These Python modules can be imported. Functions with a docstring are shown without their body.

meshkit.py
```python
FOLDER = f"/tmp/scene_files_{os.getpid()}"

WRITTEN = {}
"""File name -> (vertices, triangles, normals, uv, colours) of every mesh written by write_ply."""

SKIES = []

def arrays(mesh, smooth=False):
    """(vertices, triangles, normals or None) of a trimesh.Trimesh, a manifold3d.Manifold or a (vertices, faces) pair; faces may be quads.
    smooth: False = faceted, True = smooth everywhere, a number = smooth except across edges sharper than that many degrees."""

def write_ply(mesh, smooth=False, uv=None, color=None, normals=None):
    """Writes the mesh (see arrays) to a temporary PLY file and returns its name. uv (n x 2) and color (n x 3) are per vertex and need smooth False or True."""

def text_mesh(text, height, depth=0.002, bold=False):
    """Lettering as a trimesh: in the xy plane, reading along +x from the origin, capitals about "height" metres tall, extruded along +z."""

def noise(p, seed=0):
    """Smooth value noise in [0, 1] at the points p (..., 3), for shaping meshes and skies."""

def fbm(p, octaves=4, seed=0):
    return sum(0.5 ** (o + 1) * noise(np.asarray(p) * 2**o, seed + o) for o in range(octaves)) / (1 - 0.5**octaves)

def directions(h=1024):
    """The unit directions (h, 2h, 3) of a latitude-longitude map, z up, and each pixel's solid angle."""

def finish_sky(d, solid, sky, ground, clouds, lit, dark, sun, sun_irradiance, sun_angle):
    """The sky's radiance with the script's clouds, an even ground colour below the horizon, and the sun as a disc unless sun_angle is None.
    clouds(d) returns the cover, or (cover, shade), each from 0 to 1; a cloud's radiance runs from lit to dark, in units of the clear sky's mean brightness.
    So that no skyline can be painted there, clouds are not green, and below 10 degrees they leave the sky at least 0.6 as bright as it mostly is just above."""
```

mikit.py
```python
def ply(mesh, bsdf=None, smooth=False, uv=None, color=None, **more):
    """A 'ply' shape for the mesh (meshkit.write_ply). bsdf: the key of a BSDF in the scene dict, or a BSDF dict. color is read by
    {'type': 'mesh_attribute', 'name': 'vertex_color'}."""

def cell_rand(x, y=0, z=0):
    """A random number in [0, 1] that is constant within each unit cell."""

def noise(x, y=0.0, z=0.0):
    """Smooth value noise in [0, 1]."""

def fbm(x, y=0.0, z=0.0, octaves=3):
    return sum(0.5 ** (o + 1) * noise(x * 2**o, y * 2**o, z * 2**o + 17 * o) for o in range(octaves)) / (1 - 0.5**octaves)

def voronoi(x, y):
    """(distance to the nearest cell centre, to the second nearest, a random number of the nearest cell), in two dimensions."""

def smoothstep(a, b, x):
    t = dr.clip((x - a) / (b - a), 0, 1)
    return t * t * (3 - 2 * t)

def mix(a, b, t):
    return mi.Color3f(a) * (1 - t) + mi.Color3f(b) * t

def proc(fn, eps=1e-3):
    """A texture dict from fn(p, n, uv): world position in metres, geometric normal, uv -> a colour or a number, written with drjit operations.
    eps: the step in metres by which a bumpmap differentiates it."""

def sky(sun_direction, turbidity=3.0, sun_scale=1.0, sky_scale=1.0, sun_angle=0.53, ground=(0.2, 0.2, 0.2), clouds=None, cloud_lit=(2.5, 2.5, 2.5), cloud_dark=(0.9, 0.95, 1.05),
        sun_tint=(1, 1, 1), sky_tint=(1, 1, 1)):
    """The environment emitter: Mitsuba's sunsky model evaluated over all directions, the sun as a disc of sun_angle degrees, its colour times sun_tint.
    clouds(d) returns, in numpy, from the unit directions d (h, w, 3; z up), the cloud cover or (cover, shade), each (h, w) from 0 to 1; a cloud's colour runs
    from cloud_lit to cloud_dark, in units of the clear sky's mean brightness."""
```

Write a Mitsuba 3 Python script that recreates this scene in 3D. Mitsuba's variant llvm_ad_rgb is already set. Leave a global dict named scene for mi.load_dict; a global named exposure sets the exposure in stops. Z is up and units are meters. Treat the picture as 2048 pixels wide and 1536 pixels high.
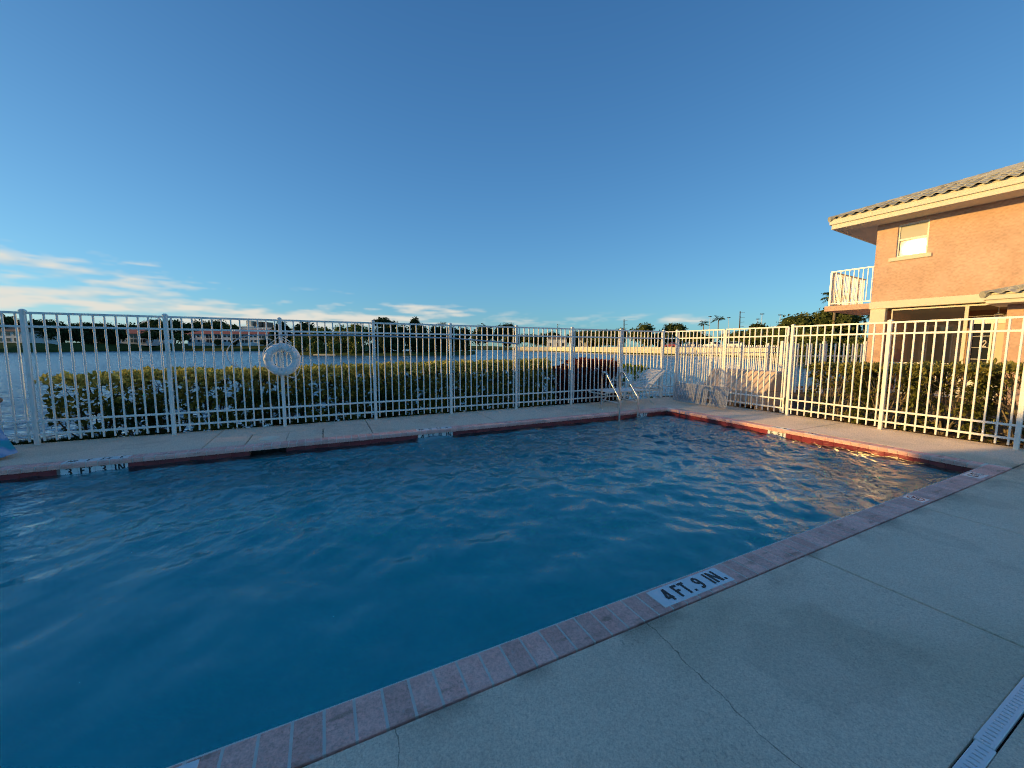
import math
import numpy as np, trimesh, mitsuba as mi, drjit as dr, mikit, meshkit
import manifold3d as m3
from mikit import proc, noise, fbm, smoothstep, mix, cell_rand

T = mi.ScalarTransform4f
scene, labels = {}, {}
PI = math.pi

# ------------------------------------------------------------------ camera, sky, exposure
yaw, pitch, roll = math.radians(63.803), math.radians(-5.471), math.radians(0.234)
fw = np.array([math.cos(pitch) * math.cos(yaw), math.cos(pitch) * math.sin(yaw), math.sin(pitch)])
rt = np.array([math.sin(yaw), -math.cos(yaw), 0.0])
up = np.cross(rt, fw)
rt, up = math.cos(roll) * rt + math.sin(roll) * up, math.cos(roll) * up - math.sin(roll) * rt
EYE = np.array([0.0, 0.0, 1.42])
scene['camera'] = {'type': 'perspective', 'fov': 106.365, 'fov_axis': 'x', 'near_clip': 0.05, 'far_clip': 3000.0,
                   'to_world': T().look_at(origin=EYE.tolist(), target=(EYE + fw).tolist(), up=up.tolist())}
exposure = 2.6
SUN = (-0.9357, 0.304, 0.1788)


def clouds(d):
    az = np.degrees(np.arctan2(d[..., 1], d[..., 0]))
    el = np.degrees(np.arcsin(np.clip(d[..., 2], -1, 1)))
    # cirrus streaks low over the lake, thinning out to the east, more of the same to the north-west
    q = np.stack([az * 0.085 + el * 0.16, el * 0.85 - az * 0.035, 0 * az + 3.7], -1)
    big = meshkit.fbm(q, 5, seed=5)
    fine = meshkit.fbm(np.stack([az * 0.35 + el * 0.9, el * 2.2 - az * 0.10, 0 * az], -1), 4, seed=9)
    wisp = 0.62 * big + 0.38 * fine
    west = np.clip((az - 58) / 22, 0, 1) * np.clip((200 - az) / 30, 0, 1)
    east = np.clip((az - 20) / 14, 0, 1) * np.clip((66 - az) / 8, 0, 1)
    band = np.exp(-((el - 3.9) / 2.6) ** 2) * west * 1.0 + np.exp(-((el - 7.6) / 1.5) ** 2) * np.clip((az - 95) / 14, 0, 1) * np.clip((200 - az) / 30, 0, 1) * 0.9
    few = np.exp(-((el - 3.6) / 1.2) ** 2) * east * 0.55
    m = np.clip(band + few, 0, 1)
    cov = np.clip((wisp - 0.655 + 0.27 * m) / 0.20, 0, 1) * np.clip(m * 1.8, 0, 1)
    veil = 0.35 * np.exp(-((el - 1.5) / 2.2) ** 2) * west
    cov = np.clip(np.maximum(cov * 0.95, veil * (0.5 + big)), 0, 1)
    shade = np.clip((2.6 - el) / 2.4, 0, 1) * 0.75 + np.clip(0.55 - fine, 0, 1) * 0.7
    return cov, np.clip(shade, 0, 1)


scene['sky_light'] = mikit.sky(SUN, turbidity=2.4, sky_scale=1.0, sun_scale=0.82, clouds=clouds, cloud_lit=(2.9, 2.8, 2.5), cloud_dark=(1.0, 1.12, 1.2),
                               sun_tint=(1.0, 0.98, 0.76), sky_tint=(0.44, 0.87, 1.34), ground=(0.12, 0.13, 0.12))

# ------------------------------------------------------------------ helpers


ORD = ['first', 'second', 'third', 'fourth', 'fifth', 'sixth', 'seventh', 'eighth', 'ninth', 'tenth', 'eleventh', 'twelfth']


def key_for(name):
    if name not in scene and name not in labels:
        return name
    i = 1
    while f'{name}_{i:03d}' in scene or f'{name}_{i:03d}' in labels:
        i += 1
    return f'{name}_{i:03d}'


def tag(key, label=None, cat=None, group=None, kind=None):
    labels[key] = {k: v for k, v in (('label', label), ('category', cat), ('group', group), ('kind', kind)) if v}
    return key


def thing(name, label, cat, group=None):
    return tag(key_for(name), label, cat, group)


def add(name, mesh, bsdf, parent=None, smooth=30, to_world=None, color=None, **more):
    """one entry of the scene; mesh may be a shared ply dict"""
    key = key_for(f'{parent}__{name}' if parent else name)
    d = dict(mesh) if isinstance(mesh, dict) else mikit.ply(mesh, bsdf, smooth, color=color, **more)
    if to_world is not None:
        d['to_world'] = to_world
    scene[key] = d
    return key


def shared(mesh, bsdf, smooth=30, color=None):
    return mikit.ply(mesh, bsdf, smooth, color=color)


def box(x0, x1, y0, y1, z0, z1):
    m = trimesh.creation.box((abs(x1 - x0), abs(y1 - y0), abs(z1 - z0)))
    m.apply_translation(((x0 + x1) / 2, (y0 + y1) / 2, (z0 + z1) / 2))
    return m


def bevel_box(x0, x1, y0, y1, z0, z1, b):
    """a box with all edges chamfered by b"""
    hx, hy, hz = (x1 - x0) / 2, (y1 - y0) / 2, (z1 - z0) / 2
    pts = []
    for sx in (-1, 1):
        for sy in (-1, 1):
            for sz in (-1, 1):
                pts += [(sx * (hx - b), sy * (hy - b), sz * hz), (sx * (hx - b), sy * hy, sz * (hz - b)), (sx * hx, sy * (hy - b), sz * (hz - b))]
    m = trimesh.convex.convex_hull(np.array(pts))
    m.apply_translation(((x0 + x1) / 2, (y0 + y1) / 2, (z0 + z1) / 2))
    return m


def cat(ms):
    return trimesh.util.concatenate([m for m in ms])


def tube(pts, r, sides=8, cap=True):
    p = np.asarray(pts, float)
    r = np.broadcast_to(np.asarray(r, float), (len(p),))
    t = np.gradient(p, axis=0)
    t /= np.linalg.norm(t, axis=1, keepdims=True) + 1e-12
    a = np.zeros_like(p)
    ref = np.array([0, 0, 1.0]) if abs(t[0][2]) < 0.9 else np.array([1.0, 0, 0])
    a[0] = np.cross(t[0], ref)
    for i in range(len(p)):
        v = a[i - 1] if i else a[0]
        v = v - t[i] * (v @ t[i])
        a[i] = v / (np.linalg.norm(v) + 1e-12)
    b = np.cross(t, a)
    ang = np.arange(sides) * 2 * PI / sides
    v = (p[:, None] + r[:, None, None] * (np.cos(ang)[None, :, None] * a[:, None] + np.sin(ang)[None, :, None] * b[:, None])).reshape(-1, 3)
    i, j = np.meshgrid(np.arange(len(p) - 1), np.arange(sides), indexing='ij')
    q = np.stack([i * sides + j, i * sides + (j + 1) % sides, (i + 1) * sides + (j + 1) % sides, (i + 1) * sides + j], -1).reshape(-1, 4)
    f = np.vstack([q[:, [0, 1, 2]], q[:, [0, 2, 3]]])
    if cap:
        n = len(v)
        v = np.vstack([v, p[:1], p[-1:]])
        k = np.arange(sides)
        f = np.vstack([f, np.stack([k * 0 + n, (k + 1) % sides, k], 1), np.stack([k * 0 + n + 1, k + n - sides, (k + 1) % sides + n - sides], 1)])
    return trimesh.Trimesh(v, f, process=False)


def spline(pts, n=8):
    p = np.asarray(pts, float)
    p = np.vstack([2 * p[0] - p[1], p, 2 * p[-1] - p[-2]])
    out = []
    for i in range(1, len(p) - 2):
        for t in np.linspace(0, 1, n, endpoint=False):
            a, b, c, d = p[i - 1], p[i], p[i + 1], p[i + 2]
            out.append(0.5 * (2 * b + (c - a) * t + (2 * a - 5 * b + 4 * c - d) * t * t + (3 * b - 3 * c + d - a) * t ** 3))
    return np.array(out + [p[-2]])


def lathe(prof, n=20):
    return trimesh.creation.revolve(np.asarray(prof, float), sections=n)


def prism(poly, a, b, axis='y'):
    """polygon in the other two axes, extruded from a to b"""
    from shapely.geometry import Polygon
    m = trimesh.creation.extrude_polygon(Polygon(poly), abs(b - a), engine='earcut')
    v = np.array(m.vertices)
    lo = min(a, b)
    if axis == 'y':      # poly in (x, z)
        w = np.stack([v[:, 0], lo + v[:, 2], v[:, 1]], 1)
        f = m.faces[:, ::-1]
    elif axis == 'x':    # poly in (y, z)
        w = np.stack([lo + v[:, 2], v[:, 0], v[:, 1]], 1)
        f = m.faces
    else:
        w = np.stack([v[:, 0], v[:, 1], lo + v[:, 2]], 1)
        f = m.faces
    return trimesh.Trimesh(w, f, process=False)


def leaves(rng, base, fwd, nrm, length, width, droop=0.15, fold=0.18):
    """many folded leaves as one mesh: base points, directions, normals (n, 3), lengths, widths (n,); returns vertices, faces, leaf index per vertex"""
    n = len(base)
    fwd = fwd / (np.linalg.norm(fwd, axis=1, keepdims=True) + 1e-9)
    nrm = nrm - fwd * (nrm * fwd).sum(1, keepdims=True)
    nrm /= np.linalg.norm(nrm, axis=1, keepdims=True) + 1e-9
    sd = np.cross(fwd, nrm)
    L, W = np.asarray(length)[:, None], np.asarray(width)[:, None]
    v = np.stack([base, base + fwd * L * 0.52 + sd * W * 0.5 + nrm * L * fold * 0.5, base + fwd * L - nrm * L * droop,
                  base + fwd * L * 0.52 - sd * W * 0.5 + nrm * L * fold * 0.5, base + fwd * L * 0.5], 1)
    f = np.array([[0, 1, 4], [1, 2, 4], [2, 3, 4], [3, 0, 4]])
    faces = (np.arange(n)[:, None, None] * 5 + f[None]).reshape(-1, 3)
    return v.reshape(-1, 3), faces, np.repeat(np.arange(n), 5)


def unit(v):
    return v / (np.linalg.norm(v, axis=-1, keepdims=True) + 1e-9)


def rnd_dirs(rng, n):
    return unit(rng.normal(size=(n, 3)))


# ------------------------------------------------------------------ materials


def plain(name, col, rough=0.6, spec=0.4, metal=0.0, **kw):
    scene[name] = {'type': 'twosided', 'b': {'type': 'principled', 'base_color': col if isinstance(col, dict) else {'type': 'rgb', 'value': list(col)}, 'roughness': rough, 'specular': spec, 'metallic': metal, **kw}}
    return name


def tex(name, fn, rough=0.7, spec=0.3, bump=None, eps=1e-3, **kw):
    b = {'type': 'principled', 'base_color': proc(fn), 'roughness': rough, 'specular': spec, **kw}
    if bump:
        b = {'type': 'bumpmap', 'arbitrary': proc(bump, eps), 'scale': 1.0, 'b': b}
    scene[name] = {'type': 'twosided', 'b': b}
    return name


def seg_dist(p, pts):
    d = mi.Float(1e3)
    for (x0, y0), (x1, y1) in zip(pts[:-1], pts[1:]):
        ux, uy = x1 - x0, y1 - y0
        t = dr.clip(((p.x - x0) * ux + (p.y - y0) * uy) / (ux * ux + uy * uy), 0, 1)
        d = dr.minimum(d, dr.sqrt(dr.square(p.x - x0 - t * ux) + dr.square(p.y - y0 - t * uy)))
    return d


def deck_fn(p, n, uv):
    big = fbm(p.x * 0.9, p.y * 0.9, 2.0, 3)
    mid = fbm(p.x * 6, p.y * 6, 5.0, 3)
    c = mix((0.68, 0.53, 0.395), (0.80, 0.64, 0.49), 0.55 * big + 0.45 * mid)
    grain = noise(p.x * 330, p.y * 330, 1.0)
    grit = noise(p.x * 150, p.y * 150, 9.0)
    c = c * (0.70 + 0.34 * grain + 0.26 * grit)
    stain = smoothstep(0.52, 0.70, fbm(p.x * 0.55 + 3.0, p.y * 0.8, 12.0, 4))
    c = mix(c, c * mi.Color3f(0.80, 0.83, 0.80), 0.8 * stain)
    damp = smoothstep(0.60, 0.64, fbm(p.x * 1.7, p.y * 1.4, 21.0, 4)) * (1 - smoothstep(0.70, 0.75, fbm(p.x * 1.7, p.y * 1.4, 21.0, 4)))
    c = c * (1 - 0.10 * damp)
    pits = smoothstep(0.80, 0.90, noise(p.x * 60, p.y * 60, 3.0)) * smoothstep(0.5, 0.75, fbm(p.x * 2.3, p.y * 2.3, 8.0, 2))
    c = c * (1 - 0.16 * pits)
    # the worn edge next to the coping and two hairline cracks
    w = dr.exp(-dr.abs(p.y - 1.36) / 0.07) * smoothstep(0.35, 0.7, fbm(p.x * 5, p.y * 9, 4.0, 3))
    c = c * (1 - 0.42 * w)
    wob = (fbm(p.x * 20, p.y * 20, 6.0, 2) - 0.5) * 0.03
    q = mi.Point3f(p.x + wob, p.y + wob, p.z)
    d1 = seg_dist(q, [(1.459, 1.372), (1.428, 1.124), (1.418, 1.03), (1.414, 0.899), (1.404, 0.795), (1.40, 0.40), (1.36, -0.3)])
    d2 = seg_dist(q, [(0.186, 1.375), (0.183, 1.277), (0.175, 1.215), (0.18, 0.6)])
    c = c * (1 - 0.62 * (1 - smoothstep(0.0008, 0.0035, d1)) * (0.5 + 0.5 * noise(p.x * 40, p.y * 40)) * 1.2)
    c = c * (1 - 0.5 * (1 - smoothstep(0.0006, 0.003, d2)))
    return c


def deck_bump(p, n, uv):
    return 0.0012 * noise(p.x * 200, p.y * 200, 1.0) + 0.0016 * noise(p.x * 70, p.y * 70, 3.0)


tex('mat_deck', deck_fn, 0.85, 0.15, deck_bump, 1e-3)
tex('mat_joint', lambda p, n, uv: mix((0.015, 0.015, 0.015), (0.05, 0.045, 0.04), noise(p.x * 30, p.y * 30)), 0.9, 0.1)


def brick_fn(tone):
    def f(p, n, uv):
        c = mix((0.74, 0.37, 0.30), (0.86, 0.50, 0.42), fbm(p.x * 14 + tone * 9, p.y * 14, p.z * 14, 3))
        c = c * (0.66 + 0.38 * noise(p.x * 260, p.y * 260, p.z * 260) + 0.3 * noise(p.x * 95, p.y * 95, p.z * 95)) * tone
        dirt = smoothstep(0.62, 0.85, fbm(p.x * 7, p.y * 22, p.z * 9, 3))
        c = mix(c, (0.20, 0.14, 0.10), 0.5 * dirt)
        pale = smoothstep(0.86, 0.93, noise(p.x * 70 + 5, p.y * 70, p.z * 70))
        return mix(c, (0.6, 0.52, 0.48), 0.35 * pale)
    return f


for i, tone in enumerate((0.9, 1.0, 1.08)):
    tex(f'mat_brick_{i}', brick_fn(tone), 0.8, 0.2, lambda p, n, uv: 0.0009 * noise(p.x * 160, p.y * 160, p.z * 160) + 0.001 * noise(p.x * 50, p.y * 50, p.z * 50))
tex('mat_mortar', lambda p, n, uv: mix((0.62, 0.57, 0.50), (0.76, 0.70, 0.62), fbm(p.x * 60, p.y * 60, p.z * 60, 3)), 0.9, 0.1)
for i, col in enumerate(((0.20, 0.030, 0.032), (0.25, 0.038, 0.038))):
    tex(f'mat_tile_{i}', lambda p, n, uv, col=col: mi.Color3f(*col) * (0.75 + 0.5 * fbm(p.x * 25, p.y * 25, p.z * 25, 2)), 0.18, 0.5)
plain('mat_grout', (0.30, 0.22, 0.20), 0.9)
plain('mat_label', (0.70, 0.72, 0.72), 0.35, 0.5)
plain('mat_black', (0.012, 0.012, 0.014), 0.4, 0.4)
plain('mat_red_print', (0.30, 0.06, 0.07), 0.4, 0.4)
tex('mat_plaster', lambda p, n, uv: mix((0.012, 0.50, 0.54), (0.02, 0.57, 0.62), fbm(p.x * 1.5, p.y * 1.5, p.z * 1.5, 3)), 0.9, 0.1)
plain('mat_dark', (0.012, 0.012, 0.012), 0.8)
scene['mat_water'] = {'type': 'roughdielectric', 'distribution': 'ggx', 'alpha': 0.006, 'int_ior': 1.333, 'ext_ior': 1.0}


def lake_bump(p, n, uv):
    w = fbm(p.x * 1.1 + p.y * 0.5, p.y * 2.4 - p.x * 0.3, 0.0, 3)
    return 0.11 * w + 0.045 * noise(p.x * 4.5, p.y * 8.0, 2.0)


scene['mat_lake'] = {'type': 'twosided', 'b': {'type': 'bumpmap', 'arbitrary': proc(lake_bump, 0.02), 'scale': 1.0,
                     'b': {'type': 'principled', 'base_color': {'type': 'rgb', 'value': [0.035, 0.11, 0.16]}, 'roughness': 0.12, 'specular': 0.55}}}


def paint_fn(p, n, uv):
    c = mix((0.82, 0.80, 0.74), (0.87, 0.85, 0.80), fbm(p.x * 3, p.y * 3, p.z * 3, 2))
    g = smoothstep(0.60, 0.8, fbm(p.x * 30, p.y * 30, p.z * 8, 3))
    return mix(c, (0.50, 0.48, 0.42), 0.35 * g)


tex('mat_white_metal', paint_fn, 0.35, 0.5)
plain('mat_steel', (0.72, 0.70, 0.66), 0.22, 0.5, 1.0)
plain('mat_pole', (0.60, 0.61, 0.62), 0.35, 0.5, 0.85)
plain('mat_hinge', (0.03, 0.03, 0.03), 0.5)
plain('mat_strap', (0.78, 0.75, 0.68), 0.45, 0.4)
plain('mat_chair_frame', (0.70, 0.66, 0.58), 0.4, 0.5)
plain('mat_shaded_vinyl', (0.36, 0.37, 0.40), 0.5, 0.4)  # strap colour darkened in place of shade on the tipped chair
plain('mat_arm', (0.14, 0.085, 0.05), 0.5)
plain('mat_ring', (0.80, 0.80, 0.78), 0.4, 0.4)
plain('mat_rope', (0.76, 0.74, 0.70), 0.8, 0.2)
tex('mat_bin', lambda p, n, uv: mix((0.58, 0.44, 0.33), (0.66, 0.51, 0.39), fbm(p.x * 4, p.y * 4, p.z * 4, 3)), 0.55, 0.35)
plain('mat_bin_foot', (0.50, 0.30, 0.16), 0.7)
tex('mat_soil', lambda p, n, uv: mix((0.05, 0.035, 0.022), (0.14, 0.10, 0.06), fbm(p.x * 14, p.y * 14, 0.0, 4)), 0.95, 0.1, lambda p, n, uv: 0.02 * fbm(p.x * 25, p.y * 25, 0.0, 3))
tex('mat_grass', lambda p, n, uv: mix((0.028, 0.045, 0.012), (0.075, 0.095, 0.03), fbm(p.x * 0.6, p.y * 0.6, 0.0, 4)) * (0.7 + 0.6 * noise(p.x * 9, p.y * 9)), 0.95, 0.1)
tex('mat_wood', lambda p, n, uv: mix((0.05, 0.038, 0.026), (0.13, 0.10, 0.07), fbm(p.x * 25, p.y * 25, p.z * 6, 3)), 0.9, 0.1)
tex('mat_twig', lambda p, n, uv: mix((0.14, 0.11, 0.075), (0.30, 0.25, 0.18), fbm(p.x * 30, p.y * 30, p.z * 12, 2)), 0.9, 0.1)
scene['mat_leaf'] = {'type': 'principledthin', 'base_color': {'type': 'mesh_attribute', 'name': 'vertex_color'}, 'roughness': 0.42, 'diff_trans': 0.55, 'spec_trans': 0.0, 'eta': 1.4}
scene['mat_far_leaf'] = {'type': 'twosided', 'b': {'type': 'diffuse', 'reflectance': {'type': 'mesh_attribute', 'name': 'vertex_color'}}}


def stucco_fn(p, n, uv):
    c = mix((0.54, 0.345, 0.24), (0.65, 0.44, 0.33), smoothstep(0.25, 0.75, 0.6 * fbm(p.x * 0.7, p.y * 0.7, p.z * 0.8, 4) + 0.4 * fbm(p.y * 2.2, p.z * 2.0, p.x, 3)))
    c = c * (0.86 + 0.28 * noise(p.x * 22, p.y * 22, p.z * 22))
    run = smoothstep(0.56, 0.82, fbm(p.x * 5.0, p.y * 5.0, p.z * 0.55, 3)) * smoothstep(0.35, 0.65, fbm(p.x, p.y * 0.8, p.z * 0.8, 2))
    c = c * (1 - 0.16 * run)
    blot = smoothstep(0.60, 0.66, fbm(p.x * 5, p.y * 5, p.z * 4, 3)) * smoothstep(0.5, 0.75, fbm(p.y * 0.6 + 4.0, p.z * 0.9, p.x, 2))
    return c * (1 - 0.14 * blot)


tex('mat_stucco', stucco_fn, 0.9, 0.15, lambda p, n, uv: 0.006 * fbm(p.x * 24, p.y * 24, p.z * 24, 3), 4e-3)
tex('mat_cream', lambda p, n, uv: mix((0.70, 0.64, 0.50), (0.76, 0.70, 0.56), fbm(p.x * 2, p.y * 2, p.z * 2, 3)), 0.75, 0.2)
tex('mat_soffit', lambda p, n, uv: mix((0.50, 0.47, 0.42), (0.56, 0.53, 0.48), fbm(p.x * 2, p.y * 2, p.z * 2, 2)), 0.8, 0.2)
for i, tone in enumerate((0.85, 1.0, 1.15)):
    tex(f'mat_roof_tile_{i}', lambda p, n, uv, tone=tone: mix((0.36, 0.345, 0.28), (0.52, 0.50, 0.42), fbm(p.x * 6, p.y * 6, p.z * 6, 3)) * tone * (0.8 + 0.4 * noise(p.x * 60, p.y * 60, p.z * 60)), 0.85, 0.15)
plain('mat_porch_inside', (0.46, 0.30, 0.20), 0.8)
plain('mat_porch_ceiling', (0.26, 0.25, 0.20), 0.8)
plain('mat_curtain', (0.60, 0.52, 0.38), 0.8)
plain('mat_trim', (0.78, 0.77, 0.72), 0.5)
plain('mat_dark_glass', (0.02, 0.022, 0.024), 0.05, 0.6)
plain('mat_sun_pane', (0.52, 0.48, 0.36), 0.034, 0.5)
scene['mat_screen'] = {'type': 'mask', 'opacity': 0.16, 'b': {'type': 'twosided', 'b': {'type': 'diffuse', 'reflectance': {'type': 'rgb', 'value': [0.16, 0.16, 0.15]}}}}
tex('mat_lakewall', lambda p, n, uv: mix((0.58, 0.50, 0.33), (0.70, 0.62, 0.43), fbm(p.x * 0.7, p.y * 0.7, p.z * 1.5, 3)) * (0.85 + 0.15 * smoothstep(-0.3, 0.4, p.z + 0.3 * noise(p.x, p.y))), 0.9, 0.1)
plain('mat_far_white', (0.66, 0.66, 0.64), 0.8)
plain('mat_far_shade', (0.50, 0.53, 0.55), 0.8)
plain('mat_red_roof', (0.26, 0.085, 0.07), 0.85)
plain('mat_brown_roof', (0.17, 0.12, 0.09), 0.85)
plain('mat_far_window', (0.03, 0.035, 0.04), 0.2, 0.5)
plain('mat_car_white', (0.75, 0.75, 0.74), 0.3, 0.5, clearcoat=0.8)
plain('mat_car_dark', (0.05, 0.055, 0.07), 0.3, 0.5, clearcoat=0.8)
plain('mat_car_red', (0.25, 0.03, 0.03), 0.3, 0.5, clearcoat=0.8)
plain('mat_tyre', (0.02, 0.02, 0.02), 0.8)
plain('mat_skin', (0.30, 0.17, 0.11), 0.55, 0.35)
plain('mat_hair', (0.03, 0.022, 0.016), 0.5)


def robe_fn(p, n, uv):
    s = 0.5 + 0.5 * dr.sin((p.z * 1.0 + 0.35 * fbm(p.x * 9, p.y * 9, p.z * 3, 2)) * 19.0)
    c = mix((0.16, 0.33, 0.58), (0.04, 0.34, 0.46), smoothstep(0.3, 0.75, s))
    return mix(c, (0.55, 0.58, 0.72), smoothstep(0.72, 0.98, 1 - s) * 0.55)


tex('mat_robe', robe_fn, 0.85, 0.1)
plain('mat_shoe', (0.62, 0.60, 0.66), 0.6)

# ------------------------------------------------------------------ pool shell and water
X0, XR, YN, YF = -6.0, 7.22, 1.555, 6.41        # pool walls
WZ = -0.128


def depth(x):
    return np.interp(x, [-6, -2.6, 1.6, 5.0, 8], [1.0, 1.05, 1.50, 1.9, 1.95])


xs = np.linspace(X0, XR, 60)
v, f = [], []
for x in xs:
    v += [(x, YN, -depth(x)), (x, YF, -depth(x))]
for i in range(len(xs) - 1):
    f += [(2 * i, 2 * i + 2, 2 * i + 3, 2 * i + 1)]
floor = trimesh.Trimesh(np.array(v), np.array(f)[:, [0, 1, 2]].tolist() + np.array(f)[:, [0, 2, 3]].tolist(), process=False)
shell = cat([floor, box(X0, XR, YN - 0.25, YN, -2.0, -0.30), box(X0, XR, YF, YF + 0.25, -2.0, -0.30),
             box(XR, XR + 0.25, YN - 0.25, YF + 0.25, -2.0, -0.30), box(X0 - 0.25, X0, YN - 0.25, YF + 0.25, -2.0, -0.30)])
tag(add('pool_basin', shell, 'mat_plaster', smooth=False), kind='structure')
# backing behind the waterline tiles
grout = cat([box(X0, XR + 0.012, YF + 0.012, YF + 0.25, -0.299, -0.058), box(XR + 0.012, XR + 0.25, YN, YF + 0.25, -0.299, -0.058), box(X0, XR + 0.012, YN - 0.25, YN - 0.012, -0.299, -0.058), box(X0 - 0.25, X0, YN - 0.25, YF + 0.25, -0.299, -0.058)])
# the mouth of the skimmer is cut out of the far wall
cut = m3.Manifold.cube([0.45, 0.5, 0.16]).translate([-0.99, YF - 0.05, -0.225])


def to_man(m):
    return m3.Manifold(m3.Mesh(np.asarray(m.vertices, np.float32), np.asarray(m.faces, np.uint32)))


def from_man(m):
    q = m.to_mesh()
    return trimesh.Trimesh(q.vert_properties[:, :3], q.tri_verts, process=False)


g0 = from_man(to_man(box(X0, XR + 0.012, YF + 0.012, YF + 0.25, -0.299, -0.058)) - cut)
tag(add('pool_wall', cat([g0, box(XR + 0.012, XR + 0.25, YN, YF + 0.013, -0.298, -0.058), box(X0, XR + 0.012, YN - 0.25, YN - 0.012, -0.299, -0.058), box(X0 - 0.25, X0, YN, YF, -0.299, -0.058)]), 'mat_grout', smooth=False), kind='structure')
# tiles 15 cm wide, 24 cm tall
TW = 0.153
tile_y = [shared(bevel_box(0.002, TW - 0.002, 0, 0.012, -0.285, -0.059, 0.003), f'mat_tile_{k}') for k in range(2)]
tile_x = [shared(bevel_box(0, 0.012, 0.002, TW - 0.002, -0.285, -0.059, 0.003), f'mat_tile_{k}') for k in range(2)]
rng = np.random.default_rng(11)
white_y = shared(bevel_box(0.002, TW - 0.002, 0, 0.012, -0.285, -0.059, 0.003), 'mat_label')
white_x = shared(bevel_box(0, 0.012, 0.002, TW - 0.002, -0.285, -0.059, 0.003), 'mat_label')
FAR_SIGNS = [(-2.889, ['3', 'FT', '3', 'IN']), (1.385, ['4', 'FT', '9', 'IN']), (6.30, ['6', 'FT'])]
x = X0 + 0.02


def arc(cx, cy, rx, ry, a0, a1, n=16):
    return [(cx + rx * math.cos(math.radians(t)), cy + ry * math.sin(math.radians(t))) for t in np.linspace(a0, a1, n)]


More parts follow.
